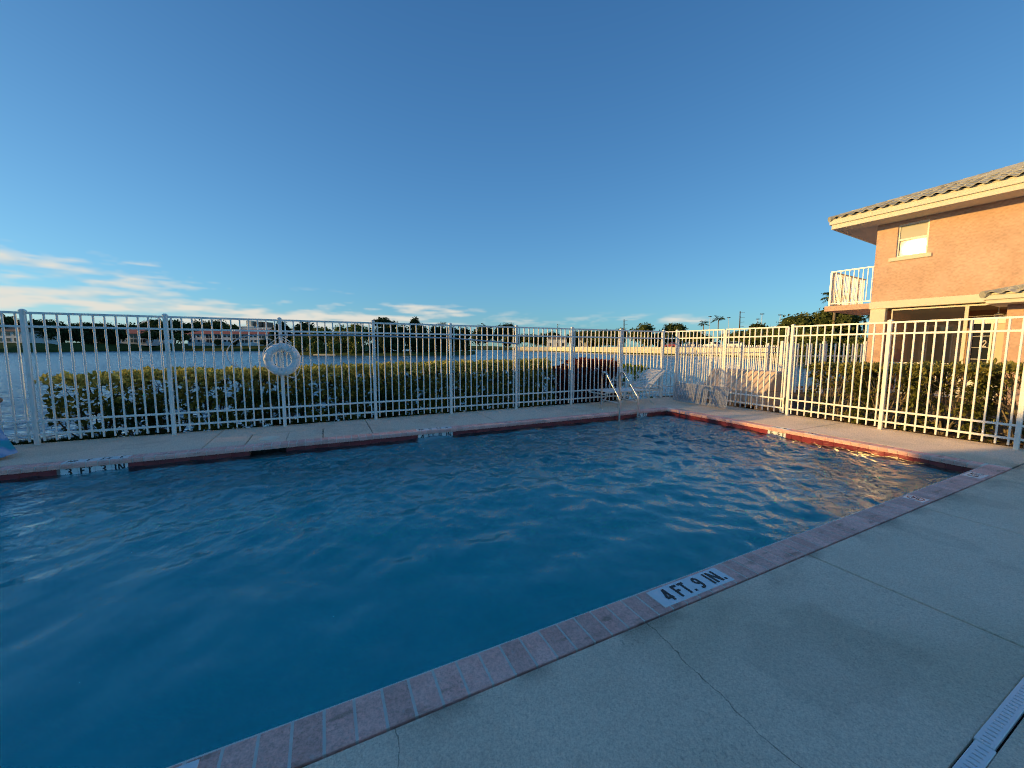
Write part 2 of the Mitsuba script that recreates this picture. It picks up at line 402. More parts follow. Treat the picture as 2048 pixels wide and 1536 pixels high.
GLYPHS = {'4': (0.5, [[(0.36, 0), (0.36, 1.0)], [(0.33, 0.97), (0.05, 0.30)], [(0.0, 0.27), (0.5, 0.27)]]),
          'F': (0.45, [[(0.08, 0), (0.08, 1)], [(0.0, 0.92), (0.45, 0.92)], [(0.08, 0.52), (0.38, 0.52)]]),
          'T': (0.46, [[(0.23, 0), (0.23, 1)], [(0, 0.92), (0.46, 0.92)]]),
          'I': (0.16, [[(0.08, 0), (0.08, 1)]]),
          'N': (0.62, [[(0.08, 0), (0.08, 1)], [(0.54, 0), (0.54, 1)], [(0.10, 0.95), (0.52, 0.05)]]),
          '.': (0.16, [[(0.08, 0), (0.08, 0.16)]]),
          '9': (0.48, [arc(0.24, 0.70, 0.16, 0.22, 0, 360, 24), [(0.40, 0.72)] + arc(0.20, 0.30, 0.20, 0.22, 0, -125, 10)]),
          '6': (0.48, [arc(0.24, 0.30, 0.16, 0.22, 0, 360, 24), [(0.08, 0.28)] + arc(0.28, 0.70, 0.20, 0.22, 180, 55, 10)]),
          '3': (0.46, [arc(0.20, 0.72, 0.18, 0.20, 140, -90, 14), arc(0.20, 0.28, 0.19, 0.21, 90, -140, 14)])}


def word_mesh(word, h, depth, stroke=0.085):
    """condensed block capitals: strokes of one width joined into one outline per letter"""
    from shapely.geometry import LineString
    from shapely.ops import unary_union
    x, out = 0.0, []
    for ch in word:
        w, st = GLYPHS[ch]
        g = unary_union([LineString([(x + p, q) for p, q in l]).buffer(stroke, cap_style=2, join_style=1 if len(l) > 3 else 2) for l in st])
        out += [trimesh.creation.extrude_polygon(k, depth / h, engine='earcut') for k in getattr(g, 'geoms', [g])]
        x += w + 0.13
    m = cat(out)
    m.apply_scale([h, h, h])
    return m


def sign_word(word, h=0.092):
    m = word_mesh(word, h, 0.0025, 0.07)
    m.apply_scale([1.35 if len(word) < 2 else 1.15, 1, 1])
    m.apply_translation((-m.bounds.mean(0)[0], -m.bounds[:, 1].mean(), 0))
    return m


def upright(m, x, y, z, facing):
    """lettering standing on a wall that faces -y ('s') or -x ('w')"""
    v = np.array(m.vertices)
    if facing == 's':
        w = np.stack([x + v[:, 0], y - v[:, 2], z + v[:, 1]], 1)
    else:
        w = np.stack([x - v[:, 2], y - v[:, 0], z + v[:, 1]], 1)
    return trimesh.Trimesh(w, m.faces, process=False)


spans = [(s, s + TW * len(t)) for s, t in FAR_SIGNS]
while x < XR - 0.03:
    hit = next(((s, t) for s, t in FAR_SIGNS if s - TW * 0.5 <= x < s + TW * (len(t) - 0.5)), None)
    if hit:
        s, t = hit
        for k, word in enumerate(t):
            add('sign_tile', white_y, None, 'pool_wall', to_world=T().translate([s + k * TW, YF, 0]))
        x = s + TW * len(t)
        continue
    nxt = min([s for s, _ in FAR_SIGNS if s > x + 1e-6] + [XR])
    w = TW if nxt - x > TW * 1.5 or nxt - x < TW * 1.02 else TW
    xa, xb = x, min(x + TW, nxt)
    if xa < -0.99 < xb:
        xb = -0.99
    if xa < -0.54 < xb:
        xa = -0.54
    if not (-0.9901 < 0.5 * (xa + xb) < -0.5399):
        add('tile', tile_y[rng.integers(2)], None, 'pool_wall', to_world=T().translate([xa, YF, 0]) @ T().scale([(xb - xa) / TW, 1, 1]))
    x = min(x + TW, nxt)
for s, t in FAR_SIGNS:
    for k, word in enumerate(t):
        add('lettering', upright(sign_word(word), s + (k + 0.5) * TW, YF - 0.0005, -0.102, 's'), 'mat_black', 'pool_wall', smooth=False)
y = YN + 0.01
while y < YF - 0.02:
    if abs(y - 3.805) < TW * 0.5 or abs(y - 3.805 - TW) < TW * 0.5:
        y0 = 3.805 if abs(y - 3.805) < TW * 0.5 else 3.805 + TW
        add('sign_tile', white_x, None, 'pool_wall', to_world=T().translate([XR, y0, 0]))
        add('lettering', upright(sign_word('FT' if y0 < 3.9 else '6'), XR - 0.0005, y0 + TW / 2, -0.102, 'w'), 'mat_black', 'pool_wall', smooth=False)
        y = y0 + TW
        continue
    w = min(TW, YF - y, (3.805 - y) if 0.02 < 3.805 - y < TW else TW)
    add('tile', tile_x[rng.integers(2)], None, 'pool_wall', to_world=T().translate([XR, y, 0]) @ T().scale([1, w / TW, 1]))
    y += w
# skimmer throat
tag('skimmer', 'pool skimmer with dark mouth in the far wall and round cream deck lid', 'skimmer')
add('throat', cat([box(-0.99, -0.54, YF + 0.20, YF + 0.22, -0.225, -0.065), box(-0.99, -0.54, YF + 0.012, YF + 0.2, -0.235, -0.225), box(-1.0, -0.99, YF + 0.012, YF + 0.2, -0.235, -0.065), box(-0.54, -0.53, YF + 0.012, YF + 0.2, -0.235, -0.065)]), 'mat_dark', 'skimmer', smooth=False)
add('frame', cat([box(-0.995, -0.991, YF - 0.004, YF + 0.011, -0.235, -0.062), box(-0.539, -0.535, YF - 0.004, YF + 0.011, -0.235, -0.062)]), 'mat_tile_0', 'skimmer', smooth=False)

# water surface: sums of travelling ripples, calmer at the shallow end and towards the near corner
nx, ny = 1000, 380
gx, gy = np.meshgrid(np.linspace(X0, XR, nx), np.linspace(YN, YF, ny), indexing='ij')
rng = np.random.default_rng(3)
wx = gx + 0.10 * (meshkit.fbm(np.stack([gx * 1.3, gy * 1.3, gx * 0], -1), 3, 1) - 0.5)
wy = gy + 0.10 * (meshkit.fbm(np.stack([gx * 1.3, gy * 1.3, gx * 0 + 5], -1), 3, 2) - 0.5)
rough = np.clip(0.42 + 0.085 * (gx + 1) + 0.13 * (gy - 3.2), 0.22, 1.15) * (0.55 + 0.9 * meshkit.fbm(np.stack([gx * 0.7, gy * 0.9, gx * 0 + 8], -1), 3, 7))
h = np.zeros_like(gx)
for lam, slope, n in ((1.5, 0.020, 4), (0.8, 0.042, 5), (0.48, 0.072, 6), (0.30, 0.092, 8), (0.19, 0.066, 8), (0.115, 0.082, 9), (0.072, 0.066, 9)):
    for k in range(n):
        a = rng.normal(1.9, 0.75) if k % 3 else rng.uniform(0, 2 * PI)
        l = lam * rng.uniform(0.8, 1.25)
        kk = 2 * PI / l
        mod = rough if lam < 0.6 else 0.6 + 0.4 * rough
        if lam < 0.15:
            mod = rough * rough
        h += mod * slope / kk / math.sqrt(n) * 1.4 * np.sin(kk * (wx * math.cos(a) + wy * math.sin(a)) + rng.uniform(0, 2 * PI))
v = np.stack([gx, gy, WZ + h], -1).reshape(-1, 3)
i, j = np.meshgrid(np.arange(nx - 1), np.arange(ny - 1), indexing='ij')
q = np.stack([i * ny + j, (i + 1) * ny + j, (i + 1) * ny + j + 1, i * ny + j + 1], -1).reshape(-1, 4)
tag(add('pool_water', trimesh.Trimesh(v, np.vstack([q[:, [0, 1, 2]], q[:, [0, 2, 3]]]), process=False), 'mat_water', smooth=True), kind='structure')

# ------------------------------------------------------------------ coping bricks
BW = 0.1075
prof = [(0, -0.058), (0.008, -0.062)] 


def brick_mesh(length, w=BW - 0.012):
    """bullnose brick: rounded nose at y = 0, back edge at y = length"""
    pts = [(length, -0.06), (length, -0.004), (length - 0.004, 0.0)]
    for a in np.linspace(90, 200, 8):
        pts.append((0.028 + 0.028 * math.cos(math.radians(a)), -0.028 + 0.028 * math.sin(math.radians(a))))
    pts += [(0.004, -0.058)]
    m = prism(pts, 0, w, 'x')
    return m


tag(add('pool_coping', cat([box(X0 - 0.2, 7.406, YN - 0.178, YN + 0.008, -0.057, -0.0025), box(X0 - 0.2, 7.406, YF - 0.008, 6.592, -0.057, -0.0025), box(XR - 0.008, 7.406, YN + 0.0085, YF - 0.0085, -0.057, -0.003)]), 'mat_mortar', smooth=False), kind='structure')
rng = np.random.default_rng(5)
near_b = [shared(brick_mesh(0.2), f'mat_brick_{k}') for k in range(3)]
LABEL0, LABEL1 = 1.632, 2.222
SIGNS_NEAR = [(LABEL0, LABEL1), (-0.58, -0.436), (6.435, 6.695), (4.945, 5.085)]
k = 0
x = -5.62 + 0.0
# joints fall at x = 1.24 + 0.1075 n on the near side
n0 = math.ceil((X0 - 1.24) / BW)
bi = 0
for nn in range(n0, 200):
    x = 1.24 + BW * nn
    if x + BW > 7.41:
        break
    if x < -1.6:
        continue
    t = T().translate([x + 0.006, 1.575, rng.normal(0, 0.0006)]) @ T().rotate([0, 0, 1], 180) @ T().translate([-(BW - 0.012), 0, 0])
    t = t @ T().scale([1, 1.0, 1])
    add('brick', near_b[rng.integers(3)], None, 'pool_coping', to_world=t)
for nn in range(0, 200):
    x = -4.7 + BW * nn
    if x + BW > 7.41:
        break
    add('brick', near_b[rng.integers(3)], None, 'pool_coping', to_world=T().translate([x + 0.006, 6.39, rng.normal(0, 0.0006)]))
for nn in range(0, 100):
    y = 1.585 + BW * nn
    if y + BW > 6.39:
        break
    add('brick', near_b[rng.integers(3)], None, 'pool_coping', to_world=T().translate([7.2, y + BW - 0.006, rng.normal(0, 0.0006)]) @ T().rotate([0, 0, 1], -90))


# depth markers and no-diving tiles let into the coping
def flat_word(word, x, y, h, rot=0, z=0.0045):
    m = word_mesh(word, h, 0.0015)
    m.apply_translation((-m.bounds.mean(0)[0], -h / 2, 0))
    m.apply_transform(trimesh.transformations.rotation_matrix(rot, (0, 0, 1)))
    m.apply_translation((x, y, z))
    return m


t = thing('depth_marker', 'white depth marker reading 4 FT. 9 IN. set in the near pink coping', 'depth marker')
for k in range(4):
    w = (LABEL1 - LABEL0) / 4
    add('tile', bevel_box(LABEL0 + k * w + 0.0007, LABEL0 + (k + 1) * w - 0.0007, 1.400, 1.541, -0.02, 0.0042, 0.0012), 'mat_label', t)
for word, u in (('4', 0.155), ('FT.', 0.385), ('9', 0.60), ('IN.', 0.845)):
    add('lettering', flat_word(word, LABEL0 + u * (LABEL1 - LABEL0), 1.4705, 0.100), 'mat_black', t, smooth=False)


def no_dive(x, y, s, rot, label):
    t = thing('no_diving_marker', label, 'pool marker')
    add('tile', bevel_box(x - s / 2, x + s / 2, y - s / 2, y + s / 2, -0.02, 0.0042, 0.0012), 'mat_label', t)
    ring = trimesh.creation.annulus(r_min=s * 0.34, r_max=s * 0.42, height=0.0015, sections=28)
    ring.apply_translation((x, y, 0.005))
    bar = box(-s * 0.36, s * 0.36, -s * 0.035, s * 0.035, 0.0045, 0.0062)
    bar.apply_transform(trimesh.transformations.rotation_matrix(rot + PI / 4, (0, 0, 1)))
    bar.apply_translation((x, y, 0))
    add('symbol', cat([ring, bar]), 'mat_red_print', t, smooth=False)
    fig = cat([tube([(-0.2 * s, 0.16 * s, 0.0045), (0.06 * s, 0.02 * s, 0.0045), (0.15 * s, -0.12 * s, 0.0045)], 0.0012 + s * 0.018, 6), tube([(-0.2 * s, -0.16 * s, 0.0045), (0.2 * s, -0.16 * s, 0.0045)], 0.0012 + s * 0.01, 6)])
    fig.apply_transform(trimesh.transformations.rotation_matrix(rot, (0, 0, 1)))
    fig.apply_translation((x, y, 0))
    add('figure', fig, 'mat_black', t, smooth=False)


no_dive(-0.508, 1.4705, 0.145, 0, 'white no-diving tile in the near coping cut off by the bottom of the picture')
no_dive(5.015, 1.4705, 0.145, 0, 'small white no-diving tile with a faint symbol in the near coping')
t = thing('depth_marker', 'white depth marker in the near coping by the right pool corner', 'depth marker')
for k in range(2):
    add('tile', bevel_box(6.435 + k * 0.13 + 0.0007, 6.565 + k * 0.13 - 0.0007, 1.400, 1.541, -0.02, 0.0042, 0.0012), 'mat_label', t)
add('lettering', flat_word('6', 6.497, 1.4705, 0.088), 'mat_black', t, smooth=False)
add('lettering', flat_word('FT.', 6.625, 1.4705, 0.088), 'mat_black', t, smooth=False)
for s, words, lab in ((-2.889, ('3', 'FT', '3', 'IN'), 'leftmost white depth marker on the far coping, 3 FT 3 IN seen upside down'), (1.385, ('4', 'FT', '9', 'IN'), 'white depth tile strip on the far coping right of the skimmer lid, upside down')):
    t = thing('depth_marker', lab, 'depth marker')
    for k, word in enumerate(words):
        add('tile', bevel_box(s + k * 0.1525, s + (k + 1) * 0.1525 - 0.001, 6.430, 6.572, -0.02, 0.0042, 0.0012), 'mat_label', t)
        add('lettering', flat_word(words[3 - k], s + (k + 0.5) * 0.1525, 6.501, 0.085, PI), 'mat_black', t, smooth=False)
t = thing('depth_marker', 'white depth marker lying on the right coping above the wall sign 6 FT', 'depth marker')
for k in range(2):
    add('tile', bevel_box(7.235, 7.375, 3.80 + k * 0.14, 3.94 + k * 0.14 - 0.001, -0.02, 0.0042, 0.0012), 'mat_label', t)
    add('lettering', flat_word(('6', 'FT')[k], 7.305, 3.87 + k * 0.14, 0.085, PI / 2), 'mat_black', t, smooth=False)
no_dive(7.305, 3.45, 0.145, PI / 2, 'white no-diving tile lying on the right coping')

# ------------------------------------------------------------------ deck slabs
GAP = 0.014
tag(add('pool_deck', cat([box(-9, 12.0, -9, 1.366, -0.25, -0.02), box(7.412, 9.02, 1.3665, 7.98, -0.25, -0.0205), box(-9, 7.4115, 6.598, 7.98, -0.25, -0.021)]), 'mat_joint', smooth=False), kind='structure')


def slab(x0, x1, y0, y1, seed=0):
    add('slab', bevel_box(x0 + GAP / 2, x1 - GAP / 2, y0 + GAP / 2, y1 - GAP / 2, -0.06, 0.0, 0.003), 'mat_deck', 'pool_deck')


nearx = [-9, -4, 0.18 - 2.6, 2.962, 4.785, 6.59, 8.4, 12.0]
for a, b in zip(nearx[:-1], nearx[1:]):
    if a < 1.85 < b:
        slab(a, b, 0.3915, 1.369)
        slab(a, b, -4.0, 0.3465)
    elif a < 3.5 and b > 1.85 or abs(a - 2.962) < 0.01:
        slab(a, b, 0.3915, 1.369)
        slab(a, b, -4.0, 0.3465)
    elif a > 2.9:
        slab(a, b, 0.3915, 1.369)
        slab(a, b, -4.0, 0.3465)
    else:
        slab(a, b, 0.3915, 1.369)
        slab(a, b, -4.0, 0.3465)
for a, b in zip(nearx[:-1], nearx[1:]):
    slab(a, b, -9.0, -4.0)
farx = [-9, -4.35, -1.57, 0.69, 2.95, 5.25, 7.4085]
for a, b in zip(farx[:-1], farx[1:]):
    if a < -1.0 < b:
        slab(a, b, 7.33, 7.97)
        slab(a, -1.07, 6.5955, 7.33 + GAP)
        slab(-0.05, b, 6.5955, 7.33 + GAP)
    else:
        slab(a, b, 6.5955, 7.97)
ry = [1.3735, 3.72, 5.6, 7.97]
for a, b in zip(ry[:-1], ry[1:]):
    slab(7.4085, 9.0, a, b)
# the patched bay round the skimmer lid
add('patch', bevel_box(-1.062, -0.56, 6.602, 7.325, -0.06, -0.003, 0.003), 'mat_deck', 'pool_deck')
add('patch', bevel_box(-0.553, -0.058, 6.602, 7.325, -0.06, -0.002, 0.003), 'mat_deck', 'pool_deck')
t = tag('skimmer__lid', 'round cream lid')
add('cover', trimesh.creation.cylinder(0.125, 0.012, sections=32, transform=trimesh.transformations.translation_matrix((-0.80, 6.90, 0.003))), 'mat_cream', t)
add('rim', trimesh.creation.annulus(0.127, 0.142, 0.010, sections=32, transform=trimesh.transformations.translation_matrix((-0.80, 6.90, 0.0))), 'mat_mortar', t)

# ------------------------------------------------------------------ trench drain bottom right
t = thing('drain_grate', 'white slotted trench drain cover set in the near deck', 'drain cover')
for (a, b, y0, y1, dz) in ((2.088, 4.6, 0.347, 0.396, 0.004), (0.9, 2.085, 0.341, 0.391, 0.002)):
    body = to_man(bevel_box(a, b, y0, y1, -0.016, dz, 0.0015))
    n = int((b - a) / 0.0265)
    cuts = [m3.Manifold.cube([0.0065, 0.026, 0.06]).translate([a + 0.012 + k * 0.0265, (y0 + y1) / 2 - 0.013, -0.03]) for k in range(n)]
    add('grate_section', from_man(body - m3.Manifold.batch_boolean(cuts, m3.OpType.Add)), 'mat_label', t, smooth=False)

# ------------------------------------------------------------------ white metal fences
XB, YA, FH = 8.816, 7.851, 1.905
RAILS = (1.872, 1.683, 0.342, 0.146)


def fence_parts(parent, x0, y0, x1, y1, zs=RAILS, ptop=1.865, pbot=0.045, spacing=0.128, start=0.076, pw=0.0215, bs='mat_white_metal', skip_end=0.05, z0=0.0):
    """rails and pickets of one bay between two posts"""
    d = np.array([x1 - x0, y1 - y0])
    L = np.linalg.norm(d)
    ang = math.degrees(math.atan2(d[1], d[0]))
    base = T().translate([x0, y0, z0]) @ T().rotate([0, 0, 1], ang)
    pk = FENCE_PICKET.setdefault((ptop, pbot, pw, bs), None) or FENCE_PICKET.__setitem__((ptop, pbot, pw, bs), shared(bevel_box(-pw / 2, pw / 2, -pw / 2, pw / 2, pbot, ptop, 0.002), bs)) or FENCE_PICKET[(ptop, pbot, pw, bs)]
    rl = shared(cat([]) if False else bevel_box(0, L, -0.0155, 0.0155, -0.0155, 0.0155, 0.002), bs)
    for z in zs:
        add('rail', rl, None, parent, to_world=base @ T().translate([0, 0, z]))
    s = start
    while s < L - skip_end:
        add('picket', pk, None, parent, to_world=base @ T().translate([s + FRNG.normal(0, 0.0012), FRNG.normal(0, 0.0008), 0]) @ T().rotate([0, 1, 0], FRNG.normal(0, 0.10)) @ T().rotate([0, 0, 1], FRNG.normal(0, 1.2)))
        s += spacing


FENCE_PICKET = {}
FRNG = np.random.default_rng(14)


def post_mesh(h, w=0.052):
    return cat([bevel_box(-w / 2, w / 2, -w / 2, w / 2, -0.06, h - 0.02, 0.003), bevel_box(-w / 2 - 0.006, w / 2 + 0.006, -w / 2 - 0.006, w / 2 + 0.006, h - 0.032, h - 0.016, 0.003),
                trimesh.convex.convex_hull(np.array([(sx * (w / 2 + 0.002), sy * (w / 2 + 0.002), h - 0.016) for sx in (-1, 1) for sy in (-1, 1)] + [(sx * w * 0.25, sy * w * 0.25, h) for sx in (-1, 1) for sy in (-1, 1)]))])


POST = shared(post_mesh(FH + 0.018), 'mat_white_metal')
tag('lake_fence', 'long white metal picket fence between the pool deck and the lake', 'fence')
px = [-6.80, -5.262, -3.729, -2.198, -0.658, 0.884, 2.414, 3.970, 5.503, 7.05, 8.60]
for a in px:
    add('post', POST, None, 'lake_fence', to_world=T().translate([a, YA, 0]))
for a, b in zip(px[:-1], px[1:]):
    L = b - a
    fence_parts('lake_fence', a, YA, b, YA, spacing=(L - 0.15) / 11, start=0.075)
fence_parts('lake_fence', 8.60, YA, XB, 7.582, spacing=0.115, start=0.115)
tag('side_fence', 'sunlit white metal picket fence between the pool deck and the orange building', 'fence')
py = [7.582, 6.17, 4.653, 3.124, 1.630, 0.10, -1.43]
for a in py:
    if a != 6.17:
        add('post', POST, None, 'side_fence', to_world=T().translate([XB, a, 0]))
add('post', shared(bevel_box(-0.02, 0.02, -0.02, 0.02, -0.06, 1.86, 0.003), 'mat_white_metal'), None, 'side_fence', to_world=T().translate([XB, 6.17, 0]))
for a, b in ((7.582, 6.17), (4.653, 3.124), (3.124, 1.63), (1.63, 0.10), (0.10, -1.43)):
    fence_parts('side_fence', XB, a, XB, b, spacing=(a - b - 0.15) / 11, start=0.075)
t = thing('pool_gate', 'white picket gate with dark hinges left of a post in the side fence', 'gate')
fence_parts(t, XB, 6.13, XB, 4.735, spacing=0.1265, start=0.075)
for yy in (6.125, 4.735):
    add('stile', bevel_box(XB - 0.018, XB + 0.018, yy - 0.018, yy + 0.018, 0.04, 1.865, 0.003), 'mat_white_metal', t)
for z in (1.62, 0.30):
    add('hinge', cat([box(XB - 0.028, XB + 0.012, 4.683, 4.720, z - 0.06, z + 0.06), trimesh.creation.cylinder(0.011, 0.15, transform=trimesh.transformations.translation_matrix((XB - 0.026, 4.70, z)))]), 'mat_hinge', t)

# ------------------------------------------------------------------ life ring and shepherd's hook
t = thing('life_ring', 'white life ring hanging by ropes on a lake fence post', 'life ring')
ring = trimesh.creation.torus(0.212, 0.072, 48, 18)
vv = np.array(ring.vertices)
ang = np.arctan2(vv[:, 1], vv[:, 0])
rad = np.linalg.norm(vv[:, :2], axis=1)
puff = 1 + 0.03 * np.sin(ang * 23) + 0.02 * np.sin(ang * 9 + 1)
vv = np.stack([np.cos(ang) * (0.212 + (rad - 0.212) * puff), vv[:, 2] * puff, np.sin(ang) * (0.212 + (rad - 0.212) * puff)], 1)
RC = np.array([-0.640, 7.735, 1.195])
add('body', trimesh.Trimesh(vv + RC, ring.faces[:, ::-1], process=False), 'mat_ring', t, smooth=True)


def rp(pts, r=0.006):
    return tube(spline([RC + np.array(p) for p in pts], 6), r, 6)


for a in (0.15, 1.62, 3.1, 4.5):
    c, s = math.cos(a), math.sin(a)
    band = trimesh.creation.torus(0.0735, 0.004, 20, 6)
    w = np.array(band.vertices)
    w = np.stack([w[:, 0], w[:, 2] * 7, w[:, 1]], 1)          # ring in x, z of the section; wide along the arc
    sec = np.stack([c * (0.212 + w[:, 0]) - s * w[:, 1], w[:, 2], s * (0.212 + w[:, 0]) + c * w[:, 1]], 1)
    add('band', trimesh.Trimesh(sec + RC, band.faces, process=False), 'mat_rope', t, smooth=True)
add('rope', cat([rp([(-0.02, 0.04, 0.60), (-0.03, 0.03, 0.45), (-0.02, -0.02, 0.33), (-0.03, -0.085, 0.22)]), rp([(-0.02, 0.03, 0.40), (-0.10, 0, 0.33), (-0.19, -0.05, 0.25)]), rp([(0.0, 0.03, 0.40), (0.09, 0, 0.34), (0.16, -0.05, 0.28)], 0.008),
                 rp([(0.10, -0.08, 0.20), (0.11, -0.05, 0.06), (0.14, 0, -0.03), (0.19, 0.0, 0.0)]), rp([(-0.035, -0.08, 0.2), (-0.04, -0.02, 0.0), (-0.05, -0.08, -0.2)]), rp([(-0.02, -0.08, 0.2), (-0.01, -0.02, 0.0), (0.0, -0.08, -0.2)], 0.008),
                 rp([(0.02, -0.08, -0.24), (0.10, -0.03, -0.30), (0.20, 0, -0.30), (0.26, 0.0, -0.18), (0.29, 0.0, -0.05)]), rp([(0.06, -0.06, -0.26), (0.14, -0.03, -0.325), (0.22, 0.0, -0.28), (0.24, 0.0, -0.2)], 0.005),
                 rp([(-0.28, 0, 0.05), (-0.26, 0, 0.16), (-0.2, 0.0, 0.24)]), rp([(-0.07, -0.08, -0.2), (0.0, -0.085, -0.26), (0.06, -0.08, -0.2), (0.05, -0.085, -0.14)]),
                 rp([(0.02, -0.085, 0.19), (0.10, -0.09, 0.13), (0.16, -0.085, 0.16), (0.14, -0.05, 0.26), (0.06, -0.03, 0.3)], 0.008), rp([(0.19, -0.08, 0.1), (0.12, -0.085, 0.22), (0.02, -0.05, 0.36)], 0.005)]), 'mat_rope', t, smooth=True)
t = thing('shepherd_hook', 'long silver shepherd hook pole laid along the top of the lake fence', 'rescue pole')
YH = 7.775
add('pole', tube([(3.96, YH, 1.50), (2.376, YH, 1.605), (0.462, YH, 1.628), (-0.655, YH, 1.612)], 0.0165, 8), 'mat_pole', t)
add('crook', tube(spline([(-0.655, YH, 1.612), (-1.0, YH, 1.606), (-1.157, YH, 1.585), (-1.30, YH, 1.51), (-1.395, YH, 1.40), (-1.42, YH, 1.30), (-1.40, YH, 1.18), (-1.335, YH, 1.09), (-1.30, YH, 1.10), (-1.318, YH, 1.155)], 6), 0.0085, 8), 'mat_pole', t)
for xx in (-0.55, 2.36):
    add('hanger', cat([tube(spline([(xx, 7.83, 1.68), (xx, YH - 0.02, 1.64), (xx, YH - 0.025, 1.58), (xx, YH + 0.03, 1.57)], 5), 0.005, 6)]), 'mat_white_metal', t)

# ------------------------------------------------------------------ grab rails of the pool ladder
for xx, lab in ((5.72, 'left stainless grab rail of the pool ladder on the far coping'), (6.25, 'right stainless grab rail of the pool ladder nearer the lounge chair')):
    t = thing('ladder_rail', lab, 'pool ladder rail')
    add('bent_tube', tube(spline([(xx, 6.95, 0.0), (xx, 6.95, 0.45), (xx, 6.95, 0.74), (xx, 6.925, 0.83), (xx, 6.87, 0.865), (xx, 6.80, 0.84), (xx, 6.745, 0.775), (xx, 6.56, 0.56), (xx, 6.40, 0.385), (xx, 6.355, 0.32), (xx, 6.345, 0.22), (xx, 6.345, -0.3), (xx, 6.345, -1.2)], 7), 0.0225, 14), 'mat_steel', t, smooth=True)
    add('brace', tube([(xx, 6.945, 0.235), (xx, 6.35, 0.215)], 0.013, 10), 'mat_steel', t, smooth=True)
    add('base_flange', lathe([(0, 0.0), (0.055, 0.0), (0.052, 0.012), (0.03, 0.02), (0.0, 0.02)], 20).apply_translation((xx, 6.95, 0.0)), 'mat_steel', t)
for k in range(4):
    add('ladder_tread' if False else 'tread', bevel_box(5.74, 6.23, 6.345, 6.40, -0.42 - k * 0.26, -0.39 - k * 0.26, 0.004), 'mat_steel', 'ladder_rail_001')

# ------------------------------------------------------------------ strapped loungers


def lounger(label, M, back_angle, arms=True, group=None, vinyl='mat_strap'):
    """built along +x: foot end at 0, hinge at 1.32, head at 1.32 + 0.72; width 0.6 along y; M moves it"""
    t = thing('lounge_chair', label, 'lounge chair', group)

    def put(name, m, bs, smooth=30):
        m = m.copy()
        m.apply_transform(M)
        add(name, m, bs, t, smooth)
    W, zs, hx = 0.60, 0.36, 1.40
    c, s = math.cos(back_angle), math.sin(back_angle)
    bl = 0.74
    rail = []
    for yy in (0, W):
        rail.append(tube(spline([(0.02, yy, zs - 0.03), (0.12, yy, zs), (0.7, yy, zs + 0.01), (hx, yy, zs), (hx + 0.5, yy, zs - 0.01)], 5), 0.017, 8))
    rail += [tube([(0.02, 0, zs - 0.03), (0.02, W, zs - 0.03)], 0.017, 8), tube([(hx + 0.5, 0, zs - 0.01), (hx + 0.5, W, zs - 0.01)], 0.017, 8)]
    put('seat_frame', cat(rail), 'mat_chair_frame')
    put('back_frame', cat([tube([(hx, yy, zs + 0.01), (hx + bl * c, yy, zs + bl * s)], 0.017, 8) for yy in (0.03, W - 0.03)] + [tube([(hx + bl * c, 0.03, zs + bl * s), (hx + bl * c, W - 0.03, zs + bl * s)], 0.017, 8)]), 'mat_chair_frame')
    strap = bevel_box(-0.021, 0.021, -0.015, W + 0.015, 0.012, 0.020, 0.003)
    for k in range(22):
        m = strap.copy()
        m.apply_translation((0.09 + k * 0.0585, 0, zs + 0.005))
        put('strap', m, vinyl)
    for k in range(12):
        m = strap.copy()
        m.apply_translation((0.07 + k * 0.0585, 0, 0.005))
        m.apply_transform(trimesh.transformations.rotation_matrix(-back_angle, (0, 1, 0)))
        m.apply_translation((hx, 0, zs + 0.005))
        put('strap', m, vinyl)
    for x0, x1, x2 in ((0.62, 0.60, 0.42), (1.30, 1.40, 1.60)):
        for yy in (0.0, W):
            put('leg', tube(spline([(x0, yy, zs), (x1, yy, zs * 0.55), ((x1 + x2) / 2, yy, zs * 0.25), (x2, yy, 0.012)], 5), 0.0165, 8), 'mat_chair_frame')
    if arms:
        for yy in (-0.02, W + 0.02):
            put('armrest', cat([tube(spline([(1.28, yy, zs), (1.32, yy, zs + 0.12), (1.40, yy, zs + 0.155), (1.72, yy, zs + 0.10), (1.84, yy, zs + 0.04), (1.9, yy, zs - 0.01)], 5), 0.015, 8)]), 'mat_chair_frame')
    put('prop_bar', cat([tube([(hx + 0.42, yy, zs - 0.01), (hx + 0.55 * c, yy, zs + 0.55 * s)], 0.009, 6) for yy in (0.06, W - 0.06)]), 'mat_arm')


M = trimesh.transformations.translation_matrix((5.86, 7.04, 0)) @ trimesh.transformations.rotation_matrix(0.0, (0, 0, 1))
lounger('white strapped lounge chair with raised back in the far deck corner behind the ladder', M, math.radians(40))
# the second one lies on its side against the fence, straps towards the pool
M = trimesh.transformations.translation_matrix((8.52, 7.16, 0.02)) @ np.diag([0.76, 0.76, 0.76, 1.0]) @ trimesh.transformations.rotation_matrix(math.radians(-90), (0, 0, 1)) @ trimesh.transformations.rotation_matrix(math.radians(82), (1, 0, 0))
lounger('strapped lounge chair with shade painted into its straps tipped on its side against the side fence', M, math.radians(14), arms=False, vinyl='mat_shaded_vinyl')

